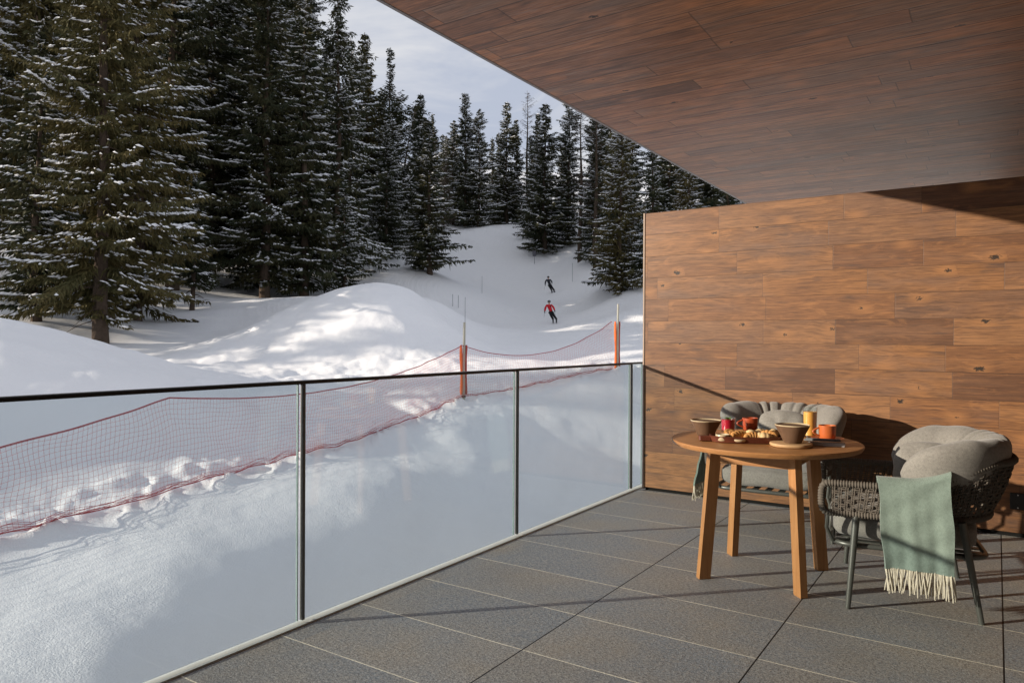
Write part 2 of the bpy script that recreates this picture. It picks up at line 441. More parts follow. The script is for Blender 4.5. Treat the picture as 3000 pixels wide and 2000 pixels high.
M['cream_glaze'] = simple('cream_glaze', (.52, .42, .27), .35, .5, var=.25, scale=25)
M['terracotta'] = simple('terracotta_glaze', (.50, .125, .035), .32, .5, var=.15, scale=12)
M['terra_dark'] = simple('patterned_red_glaze', (.36, .065, .025), .3, .5, var=.5, scale=60)
M['tray'] = grain_mat('dark_red_tray_wood', (.105, .030, .018), (.17, .050, .028), .35, 0)
M['lightwood'] = grain_mat('pale_board_wood', (.48, .29, .14), (.62, .41, .22), .5, 0)
M['juice'] = simple('orange_juice', (.85, .42, .09), .35, .4, var=.08)
M['berry'] = simple('berry_drink', (.50, .012, .035), .3, .5, var=.2)
M['mint'] = simple('mint_leaf', (.11, .30, .04), .5, .4, var=.3)
M['pastry'] = simple('baked_crust', (.55, .27, .085), .6, .3, var=.55, scale=35, bump=.5, bscale=120, bdist=.004)
M['bread'] = simple('pale_crumb', (.66, .47, .24), .7, .3, var=.35, scale=40, bump=.5, bscale=150, bdist=.004)
M['filling'] = simple('dark_berry_filling', (.10, .012, .015), .4, .5, var=.5, scale=80)
M['napkin'] = simple('white_napkin', (.66, .66, .66), .9, .1, var=.12, scale=60)
M['greycloth'] = simple('grey_striped_napkin', (.20, .21, .22), .9, .1, var=.3, scale=90)
M['steel'] = simple('cutlery_steel', (.62, .62, .62), .22, .5, 1.0, var=.05)
M['socket'] = simple('socket_plastic', (.02, .019, .018), .5, .4)
M['white'] = simple('white_screw', (.6, .6, .58), .5, .4)
# ------------------------------------------------------------------ camera, light, world
CAM = Vector((2.5, 0, 1.23))
cd = bpy.data.cameras.new('Camera'); cam = bpy.data.objects.new('Camera', cd); COL.objects.link(cam)
cd.sensor_width = 36; cd.lens = 25.61; cd.clip_start = .05; cd.clip_end = 2000
def _camrot():
    yaw, pit, rol = R(33.65), R(-.116), R(.283)
    fw = Vector((-math.sin(yaw)*math.cos(pit), math.cos(yaw)*math.cos(pit), math.sin(pit)))
    rt = Vector((math.cos(yaw), math.sin(yaw), 0)); up = rt.cross(fw)
    r2 = rt*math.cos(rol)+up*math.sin(rol); u2 = -rt*math.sin(rol)+up*math.cos(rol)
    return Matrix((r2, u2, -fw)).transposed().to_4x4()
cam.matrix_world = Matrix.Translation(CAM) @ _camrot()
SC.camera = cam

SUN = Vector((1, 1.03, -.326)).normalized()
sl = bpy.data.lights.new('Sun', 'SUN'); sl.energy = 4.7; sl.angle = R(.53); sl.color = (1.0, .885, .74)
so = bpy.data.objects.new('Sun', sl); COL.objects.link(so); so.rotation_euler = SUN.to_track_quat('-Z', 'Y').to_euler()
so.location = (-20, -20, 12)
w = bpy.data.worlds.new('World'); SC.world = w; w.use_nodes = True
nt = w.node_tree; nt.nodes.clear(); t = NT(nt)
bg = t.n('ShaderNodeBackground'); wo = t.n('ShaderNodeOutputWorld'); t.l(bg.outputs[0], wo.inputs[0])
sky = t.n('ShaderNodeTexSky', sky_type='NISHITA'); sky.sun_disc = False
sky.sun_elevation = R(12.8); sky.sun_rotation = R(224.2); sky.altitude = 1500; sky.air_density = 1; sky.dust_density = .6; sky.ozone_density = 1
tc = t.n('ShaderNodeTexCoord').outputs['Generated']; s = t.sep(tc)
zz = t.math('MAXIMUM', t.math('ADD', s[2], .18), .05)
cv = t.comb(t.math('DIVIDE', s[0], zz), t.math('DIVIDE', s[1], zz), 0.0)
cn = t.noise(cv, 1.5, 6, .62, .8); cn2 = t.noise(cv, .8, 3, .5)
cmask = t.rng(t.math('ADD', t.math('MULTIPLY', cn, .6), t.math('MULTIPLY', cn2, .4)), .36, .60, .86, 1.0)
ccol = t.mix(t.rng(t.math('ADD', t.math('MULTIPLY', cn, .65), t.math('MULTIPLY', cn2, .35)), .45, .66), (3.05, 3.3, 3.95), (5.4, 5.3, 5.15))
t.l(t.mix(cmask, sky.outputs[0], ccol), bg.inputs[0]); bg.inputs[1].default_value = .125
SC.view_settings.view_transform = 'Standard'; SC.view_settings.look = 'None'
SC.view_settings.exposure = 0.45; SC.view_settings.gamma = 1
SC.cycles.max_bounces = 8; SC.cycles.transparent_max_bounces = 24; SC.cycles.diffuse_bounces = 4
SC.cycles.use_denoising = True; SC.cycles.sample_clamp_indirect = 6

# ------------------------------------------------------------------ terrain
CTRL= [(-15.73,7.09,1.73),(-18.12,5.50,1.93),(-15.17,8.66,1.24),(-14.15,10.54,0.31),(-11.17,5.32,0.40),(-10.49,6.37,0.26),(-10.52,8.15,0.16),(-28.17,15.63,0.89),(-28.80,14.00,0.98),(-34.66,11.30,2.19),(-30.41,14.13,1.77),(-53.26,16.95,5.90),(-36.16,24.72,2.86),(-37.13,27.68,3.31),(-38.55,32.74,3.86),(-65.89,26.57,8.21),(-59.91,30.55,7.53),(-52.74,37.73,7.43),(-42.74,41.97,5.66),(-46.27,27.61,4.71),(-21.00,14.39,0.21),(-17.30,13.24,0.27),(-21.59,17.60,0.85),(-27.41,23.34,1.61),(-22.82,21.59,2.92),(-21.15,23.91,3.77),(-21.92,22.79,3.49),(-20.84,26.51,3.56),(-20.51,29.13,2.11),(-25.75,34.06,3.59),(-18.25,22.23,2.83),(-20.73,16.97,0.63),(-16.48,16.20,0.20),(-14.09,17.79,0.39),(-14.02,21.44,0.67),(-27.60,30.43,3.59),(-30.73,28.34,3.44),(-18.26,19.82,1.88),(-26.37,49.26,2.59),(-36.67,66.44,6.20),(-31.25,46.01,2.57),(-49.72,75.78,11.15),(-62.77,91.14,18.65),(-57.20,94.85,18.89),(-68.34,87.43,18.49),(-57.35,81.52,14.52),(-46.67,67.00,8.18),(-31.58,57.81,4.23),(-33.84,56.30,4.22),(-28.07,56.54,3.88),(-32.30,52.52,3.51),(-22.40,49.50,2.93),(-40.75,73.34,8.39),(-42.24,71.14,7.80),(-53.34,84.20,14.55),(-20.45,48.40,3.19),(-30.95,61.84,5.05),(-23.02,37.07,1.51),(-16.70,26.86,0.80),(-18.30,30.60,0.98),(-16.30,29.53,0.87),(-19.17,28.82,1.02),(-19.17,38.43,1.66),(-16.98,39.89,1.80),(-21.18,32.29,1.12),(-16.21,33.19,1.14),(-12.68,23.53,0.40),(-18.40,46.16,2.48),(-10.87,29.54,0.88),(-11.61,17.03,0.31),(-45.62,77.31,10.79),(-45.82,84.39,14.05),(-47.50,83.27,14.04),(-51.98,87.50,15.44),(-46.88,80.07,11.95),(-44.69,75.52,9.78),(-33.24,69.93,9.23),(-37.66,74.20,10.33),(-29.44,61.64,5.75),(-32.60,66.75,7.12),(-28.86,63.23,6.74),(-35.33,66.13,6.51),(-32.34,60.91,4.83),(-21.90,52.24,4.02),(-23.48,54.79,5.17),(-21.18,53.92,5.18),(-35.55,68.38,7.35),(-24.96,56.21,4.37),(-18.46,48.52,3.16),(-18.12,58.37,6.35),(-15.73,62.36,8.02),(-54.53,91.82,17.42),(-40.37,50.76,7.21),(-35.12,47.04,4.09),(-43.79,59.30,7.50),(-54.07,58.48,13.62),(-50.10,56.31,10.73),(-65.60,82.04,17.05),(-46.24,49.26,8.10),(-49.17,95.39,19.39),(-70.67,81.08,21.20),]
CTRL += [(-.3,-8,-2.5),(-.3,-3,-2.5),(-.3,0,-2.4),(-.3,3,-2.2),(-.3,6,-1.9),(-.3,10,-1.2),(-3.0,2.8,-1.22),(-4.6,5.0,-1.06),(-5.3,7.7,-.90),(-7.0,12,-.62),(-5.9,12,-1.02),(-1.6,2.8,-1.70),(-3.1,5,-1.66),(-3.8,7.7,-1.52),(-4.6,12,-1.5),(-1.6,5,-2.3),(-2.2,7.7,-2.15),(-3.0,12,-2.1),(-3.2,0,-1.45),(-1.5,0,-1.9),(-5,2,-1.13),
  (-6.53,3.52,-1.04),(-6.93,5.73,-.87),(-7.40,8.36,-.78),(-7.9,11.15,-.6),(-8.46,14.3,-.30),(-7.46,17.67,.02),(-6.86,19.7,.36),(-6.4,0,-1.25),(-6,-4,-1.4),
  (-7.7,14.4,-.42),(-6.6,14.5,-.82),(-5.2,14.8,-1.3),(-6.4,17.6,-.2),(-5.5,17.6,-.6),(-3.8,16,-1.6),(-2.5,14,-2.1),(-5.6,20,-.1),(-4.5,20,-.55),(0,14,-1.2),(2,20,.6),
  (-9,5.7,-.55),(-9,1,-.7),(-9.8,11,-.40),(-8,-8,-1.4),(-3,-8,-2.2),(-14,0,.6),(-20,-3,1.5),(-30,-20,1),(-60,-30,6),
  (60,60,4),(30,120,22),(30,60,8),(-120,-40,12),(-150,60,42),(-110,110,42),(-120,10,20),(-60,150,24),(0,150,28),(-75,103,20.5),(-66,103,20.3),(-90,140,26),(60,-60,-8),(-10,-60,-4),(-60,-90,2),
  (-260,0,50),(-200,200,70),(0,260,50),(200,200,30),(0,-260,-20),(250,0,0),(-200,-200,10)]
def _tps(pts):
    P = np.array(pts, float); n = len(P); X = P[:, :2]/50.0
    d2 = ((X[:, None]-X[None])**2).sum(-1); K = np.where(d2 > 0, .5*d2*np.log(d2+1e-12), 0) + np.eye(n)*2e-4
    A = np.zeros((n+3, n+3)); A[:n, :n] = K; A[:n, n] = 1; A[:n, n+1:] = X; A[n, :n] = 1; A[n+1:, :n] = X.T
    b = np.zeros(n+3); b[:n] = P[:, 2]
    return X, np.linalg.solve(A, b)
TX, TW = _tps(CTRL)
NETL = np.array([(-6.2, 0), (-6.93, 5.73), (-8.46, 14.3), (-6.86, 19.7), (-5.5, 24)])
def netdist(x, y):
    best = np.full(x.shape, 1e9); side = np.zeros(x.shape)
    for a, b in zip(NETL[:-1], NETL[1:]):
        ab = b-a; L2 = ab@ab
        tt = np.clip(((x-a[0])*ab[0]+(y-a[1])*ab[1])/L2, 0, 1)
        dx = x-(a[0]+tt*ab[0]); dy = y-(a[1]+tt*ab[1]); dd = np.hypot(dx, dy)
        sg = np.sign(dx*ab[1]-dy*ab[0])
        m = dd < best; best = np.where(m, dd, best); side = np.where(m, sg, side)
    return best, side       # side +1 = towards the terrace
def base_h(x, y):
    sh = x.shape; x = x.ravel(); y = y.ravel(); z = np.zeros_like(x); n = len(TX)
    for i in range(0, len(x), 20000):
        X = np.stack([x[i:i+20000], y[i:i+20000]], 1)/50.0
        d2 = ((X[:, None]-TX[None])**2).sum(-1)
        z[i:i+20000] = (.5*d2*np.log(d2+1e-12))@TW[:n] + TW[n] + X@TW[n+1:]
    return z.reshape(sh)
def ground(x, y):
    x = np.asarray(x, float); y = np.asarray(y, float)
    z = base_h(x, y)
    r = np.hypot(x-2.5, y); far = np.clip((r-14)/40, 0, 1)
    nd, sd = netdist(x, y)
    near = np.exp(-((r-6)/9.0)**2)
    onp = np.exp(-((x+.62*y-3.5)/13.0)**4)*np.clip((r-26)/8, 0, 1)          # the smoother groomed run
    z = z + (1-onp)*(vn(x/2.6+3, y/2.6, 1)*.20 + vn(x/1.1, y/1.1, 2)*.06)*(.45+.55*np.clip(r/8, 0, 1))*(1-far*.4)
    z = z + vn(x/6, y/6, 5)*.45*np.clip((r-12)/20, 0, 1)*(1-onp)
    z = z + (vn(x/.35, y/.35, 3)*.012 + vn(x/.16, y/.16, 4)*.006)*(1-.7*onp)
    # lumps of broken crust along the uphill side of the net
    lump = np.exp(-((nd-.45)/.55)**2)*(sd < 0) + np.exp(-(nd/.25)**2)*(sd >= 0)
    ch = np.maximum(vn(x/.27, y/.27, 7), -.05)*.30 + np.maximum(vn(x/.13, y/.13, 8), 0)*.13 + np.maximum(vn(x/.6, y/.6, 9), 0)*.22
    z = z + lump*ch*.75
    # rough broken snow around the mound
    rm = np.exp(-(((x+17)/7)**2+((y-17)/7)**2)) + .8*np.exp(-(((x+22)/3)**2+((y-14.5)/3)**2))
    rm = rm + .9*np.exp(-(((x+12)/4)**2+((y-13)/5)**2))
    z = z + rm*(np.abs(vn(x/1.5+y/3, y/1.5, 11))*.22 + np.abs(vn(x/.5, y/.5, 12))*.12)
    z = z + np.clip(rm+lump, 0, 1)*(vn(x/.22, y/.22, 21)*.035 + vn(x/.1, y/.1, 22)*.015)
    # wind-carved scallops
    z = z + vn((x+y)/3.2, (y-x)/1.0, 13)*.10*np.clip((r-10)/8, 0, 1)*(1-onp)
    return z
def g1(x, y): return float(ground(np.array([x]), np.array([y]))[0])
def make_terrain():
    view = math.atan2(.832, -.554)       # direction of view
    angs = list(np.arange(-40, 40, .15)) + list(np.arange(40, 320, 2.5))
    angs = [view + math.radians(a) for a in angs]
    radii = [1.6]
    while radii[-1] < 420: radii.append(radii[-1]*1.0125)
    A, Rr = np.meshgrid(np.array(angs), np.array(radii))
    X = 2.5 + np.cos(A)*Rr; Y = np.sin(A)*Rr
    Z = ground(X, Y)
    inter = (X > -.12) & (Y < 14.5) & (Y > -7.5) & (X < 16)
    Z = np.where(inter, np.minimum(Z, -2.6), Z)
    nr, na = X.shape
    V = np.stack([X, Y, Z], -1).reshape(-1, 3)
    i = np.arange(nr-1)[:, None]*na; j = np.arange(na)[None]
    j2 = (j+1) % na
    F = np.stack([i+j, i+na+j, i+na+j2, i+j2], -1).reshape(-1, 4)
    me = bpy.data.meshes.new('snow_ground'); me.from_pydata(V.tolist(), [], F.tolist()); me.materials.append(M['snow'])
    me.polygons.foreach_set('use_smooth', [True]*len(me.polygons)); me.update()
    if me.polygons[0].normal.z < 0: me.flip_normals()
    o = bpy.data.objects.new('snow_ground', me); COL.objects.link(o); tag(o, kind='structure')
make_terrain()

# ------------------------------------------------------------------ terrace, wall, ceiling, building
WY = 5.60
b = MB(); b.box((5.0, 3.5, -1.45), (5.0, 10.5, 1.45), bev=.004); o = b.build('terrace_floor', M['floor'], smooth=False); tag(o, kind='structure')
wt = thing('timber_screen_wall', 'oak boarded screen wall behind the table and chairs, sunlit and knotty', 'wall', (0, WY, 0))
def rel(o, p):                      # put a world-built mesh under an empty without moving it
    o.parent = p; o.matrix_parent_inverse = Matrix.Translation(-Vector(p.location)); return o
b = MB(); b.box((3.1, WY+.06, 1.152), (3.015, .06, 1.123)); rel(b.build('board_cladding', M['wall_wood'], smooth=False), wt)
b = MB(); b.box((.0775, WY+.057, 1.1435), (.0075, .063, 1.1335), bev=.002); rel(b.build('corner_trim', M['trim'], smooth=False), wt)
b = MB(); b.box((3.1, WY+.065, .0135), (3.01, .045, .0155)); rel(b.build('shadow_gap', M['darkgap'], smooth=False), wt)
b = MB(); b.box((2.6155, WY-.006, .229), (.042, .006, .052), bev=.003); so_ = b.build('wall_socket', M['socket'], smooth=False); setorigin(so_, (2.6155, WY, .229))
tag(so_, 'small black outdoor socket low on the timber wall', 'socket')
for z in (.189, .269):
    b = MB(); b.tube([(2.6155, WY-.016, z), (2.6155, WY-.0115, z)], .004, 8)
    p = b.build('screw', M['white']); p.parent = so_; p.matrix_parent_inverse = Matrix.Translation(-Vector(so_.location))
ct = thing('timber_ceiling', 'brown boarded terrace ceiling overhanging the terrace with a thin grey metal edge', 'ceiling', (4, 4, 2.8))
b = MB(); b.box((5.122, 3.5, 2.90), (5.0, 10.5, .10)); rel(b.build('board_soffit', M['ceil_wood'], smooth=False), ct)
b = MB(); b.box((.108, 3.5, 2.925), (.0125, 10.5, .127), bev=.003); rel(b.build('edge_profile', M['fascia'], smooth=False), ct)
b = MB(); b.box((5.1, 3.5, 3.15), (5.0, 10.5, .10)); rel(b.build('roof_deck', M['concrete'], smooth=False), ct)
ft = thing('house_facade', 'dark timber house front closing the terrace on its right side', 'building', (4.2, 0, 0))
b = MB(); b.box((4.30, 2.0, 1.398), (.10, 8.8, 1.397)); rel(b.build('wall', M['facade'], smooth=False), ft)
b = MB(); b.box((7.0, 13.2, 1.398), (4.5, .10, 1.397)); rel(b.build('end_wall', M['facade'], smooth=False), ft)
b = MB(); b.box((2.2, -3.0, 1.398), (1.99, .10, 1.397)); rel(b.build('ambient_block_wall', M['facade'], smooth=False), ft)  # unseen wall added behind the camera to cut ambient light

# ------------------------------------------------------------------ glass railing
rt_ = thing('glass_railing', 'frameless clear glass railing with slim black handrail along the terrace edge', 'railing', (0, 2, 0))
y0, y1 = -3.2, WY+.16
b = MB(); b.box((.0, (y0+y1)/2, 1.043), (.021, (y1-y0)/2, .0075), bev=.002); rel(b.build('handrail', M['black'], smooth=False), rt_)
b = MB(); b.box((.004, (y0+y1)/2, .003), (.026, (y1-y0)/2, .0045), bev=.001); rel(b.build('base_channel', M['channel'], smooth=False), rt_)
posts = [-3.0, -1.29, .41, 2.11, 3.80, 5.51]
for i, y in enumerate(posts):
    b = MB(); b.box((.004, y+.012, .5260), (.010, .0075, .5085), bev=.002); rel(b.build('post', M['alu'], smooth=False), rt_)
    if i < len(posts)-1: ya, yb = y+.030, posts[i+1]-.012
    else: ya, yb = y+.030, WY+.15
    b = MB(); b.box((-.006, (ya+yb)/2, .5250), (.005, (yb-ya)/2, .5090)); g = rel(b.build('glass_panel', M['glass'], smooth=False), rt_)
    for yy in (ya-.0025, yb+.0025):
        b = MB(); b.box((-.006, yy, .5250), (.0052, .0022, .5085))
        e = b.build('glass_edge', M['edge'], smooth=False); e.parent = g

# ------------------------------------------------------------------ safety net
NET= [(-6.53,3.52,0.04,-1.04),(-6.71,4.52,0.19,-0.94),(-6.93,5.73,0.42,-0.87),(-7.15,6.98,0.32,-0.85),(-7.40,8.36,0.26,-0.85),(-7.90,11.15,0.52,-0.62),(-8.45,14.22,1.10,-0.18),(-8.21,15.17,0.88,-0.22),(-7.96,16.01,0.78,-0.19),(-7.46,17.67,1.10,-0.00),(-6.93,19.46,1.79,0.36),]
NET = [(-6.05,-.6,-.15,-1.32),(-6.25,1.2,-.16,-1.22)] + NET
BOT = []
for (x, y, zt, zb) in NET: BOT.append(zb+.03)
def netrow(k0, k1, name, label):
    seg = NET[k0:k1+1]; bot = BOT[k0:k1+1]
    P = np.array([(a[0], a[1]) for a in seg]); L = np.r_[0, np.cumsum(np.hypot(*np.diff(P, axis=0).T))]
    zt = np.array([a[2] for a in seg]); zb = np.array(bot)
    def smooth(Lq, Z):
        # monotone-ish cubic through the measured sag points
        m = np.gradient(Z, L); i = np.clip(np.searchsorted(L, Lq)-1, 0, len(L)-2)
        h = L[i+1]-L[i]; u = (Lq-L[i])/h
        return (2*u**3-3*u**2+1)*Z[i]+(u**3-2*u**2+u)*h*m[i]+(-2*u**3+3*u**2)*Z[i+1]+(u**3-u**2)*h*m[i+1]
    root = thing(name, label, 'safety net', (seg[0][0], seg[0][1], float(zb[0])))
    nv = int(L[-1]/.062); Lq = np.linspace(0, L[-1], nv+1); nh = 17
    X = np.interp(Lq, L, P[:, 0]); Y = np.interp(Lq, L, P[:, 1])
    ZT = np.zeros_like(Lq); ZB = ground(X, Y); ZB = np.convolve(np.pad(ZB, 12, mode='edge'), np.ones(25)/25, 'valid')+.05
    kn = [0]+[i for i in range(1, len(L)-1) if k0+i == 4]+[len(L)-1]
    for a, c in zip(kn[:-1], kn[1:]):            # each bay of the net sags in its own curve
        dg = min(3, c-a); w_ = np.ones(c-a+1); w_[0] = w_[-1] = 30
        pf = np.polyfit(L[a:c+1], zt[a:c+1], 2 if dg > 1 else 1, w=w_)
        m_ = (Lq >= L[a]-1e-6) & (Lq <= L[c]+1e-6); ZT[m_] = np.polyval(pf, Lq[m_])
    rnd = random.Random(k0+5)
    net = MB()
    def pt(i, k):
        u = k/nh
        bl = .05*math.sin(u*PI)*math.sin(Lq[i]*1.3+k0) + .02*math.sin(Lq[i]*7+u*5)
        z = ZB[i]+(ZT[i]-ZB[i])*u - (.012*math.sin(i*.5+k) if k == nh else 0)
        # cells crowd together near the loose foot of the net
        return Vector((X[i]+bl, Y[i]+.02*math.sin(u*9+i*.21), z + .012*math.sin(i*.5+k)))
    G = [[pt(i, k) for k in range(nh+1)] for i in range(nv+1)]
    r = .0018
    for i in range(nv+1): net.tube(G[i], r, 3, caps=False)
    for k in range(1, nh): net.tube([G[i][k] for i in range(nv+1)], r, 3, caps=False)
    rel(net.build('netting', M['net'], smooth=False), root)
    rp = MB(); rp.tube([G[i][nh] for i in range(nv+1)], .0065, 6); rp.tube([G[i][nh]+Vector((.01, 0, -.010)) for i in range(nv+1)], .004, 5)
    rel(rp.build('top_rope', M['rope']), root)
    bt = MB()
    bt.tube([G[i][0]+Vector((0, 0, .012)) for i in range(nv+1)], .007, 6)
    # gathered folds of spare net lying along the foot
    for q in range(7):
        ph = rnd.uniform(0, 6); am = rnd.uniform(.02, .09)
        bt.tube([G[i][0]+Vector((.05*math.sin(i*.13+ph)+.03*q/7, 0, .02+am*(.5+.5*math.sin(i*.09+ph*2))+.012*math.sin(i*.7+ph))) for i in range(nv+1)], .0028, 4, caps=False)
    rel(bt.build('bottom_rope', M['rope']), root)
    return root
n0 = netrow(0, 8, 'safety_net', 'long red mesh safety net sagging through the snow left of the first padded pole')
n1 = netrow(8, 12, 'safety_net', 'red mesh safety net hanging in a deep sag between the two padded poles')
def netpole(x, y, zb, zt, p0, p1, label):
    root = thing('net_pole', label, 'pole', (x, y, zb), R(30), 'padded poles of the safety net')
    b = MB(); H = zt-zb
    b.tube([(0, 0, -.35), (0, 0, H*.5), (.012, 0, H)], [.036, .036, .030], 14); b.build('pole', M['pole'], root)
    def pad(ox, oy, sx, sy, m, nm, wv):
        q = MB(); P = []
        for k in range(18):
            u = k/17; z = (p0-zb) + (p1-p0)*u
            sc = (1+.12*math.sin(u*11+wv)) * (1 if .03 < u < .97 else .72); dx = .02*math.sin(u*5+wv)
            P.append([(ox+dx*.5+sx*sc*math.cos(a*PI/6), oy+sy*sc*math.sin(a*PI/6), z) for a in range(12)])
        q.grid(P, closed_v=True); q.add(P[0], [tuple(range(12))]); q.add(P[-1], [tuple(range(11, -1, -1))])
        q.build(nm, m, root)
    pad(-.062, .0, .034, .055, M['orange_pad'], 'padding', 0)
    pad(.052, .035, .030, .045, M['maroon_pad'], 'padding', 2)
    b = MB(); b.tube([(0, 0, p0-zb-.06), (0, 0, p0-zb-.01)], .055, 14); b.build('clamp', M['black'], root)
    return root
netpole(-8.46, 14.32, -.33, 1.66, -.13, 1.10, 'left padded net pole, orange padding on a weathered post rising behind the handrail')
netpole(-6.86, 19.71, .31, 2.31, .40, 1.79, 'right padded net pole nearest the timber wall, orange padding on a thinner looking post')
# small course markers
def stake(x, y, h, label, sign=False, lean=0.0, r=.022, cat='marker stake'):
    z = g1(x, y); root = thing('piste_marker', label, cat, (x, y, z))
    b = MB(); b.tube([(0, 0, -.3), (lean*h, 0, h)], r, 8); b.build('stake', M['stake'], root)
    if sign:
        b = MB(); b.box((0, -.03, h-.28), (.22, .02, .34), Matrix.Rotation(R(35), 3, 'Z'), bev=.01); b.build('sign_board', M['sign'], root)
    return root
M['sign'] = simple('grey_sign', (.10, .10, .115), .6, .3)
stake(-45.62, 77.26, 1.55, 'small dark sign board on a stake at the far right edge of the ski run', True, r=.03, cat='sign')
stake(-34.8, 47.2, 1.0, 'short grey stake in the snow, left one of the close pair', r=.02)
stake(-34.45, 47.5, 1.05, 'short grey stake in the snow, right one of the close pair', r=.02)
stake(-35.36, 68.5, 2.0, 'thin pale stake beside the track edge right of the black clad skier', r=.018)
stake(-17.56, 26.29, 1.75, 'thin dark wire stake rising from the snow behind the left padded pole', r=.012)
stake(-37.5, 55.0, 1.6, 'lone thin stake high on the left edge of the ski run', r=.016)
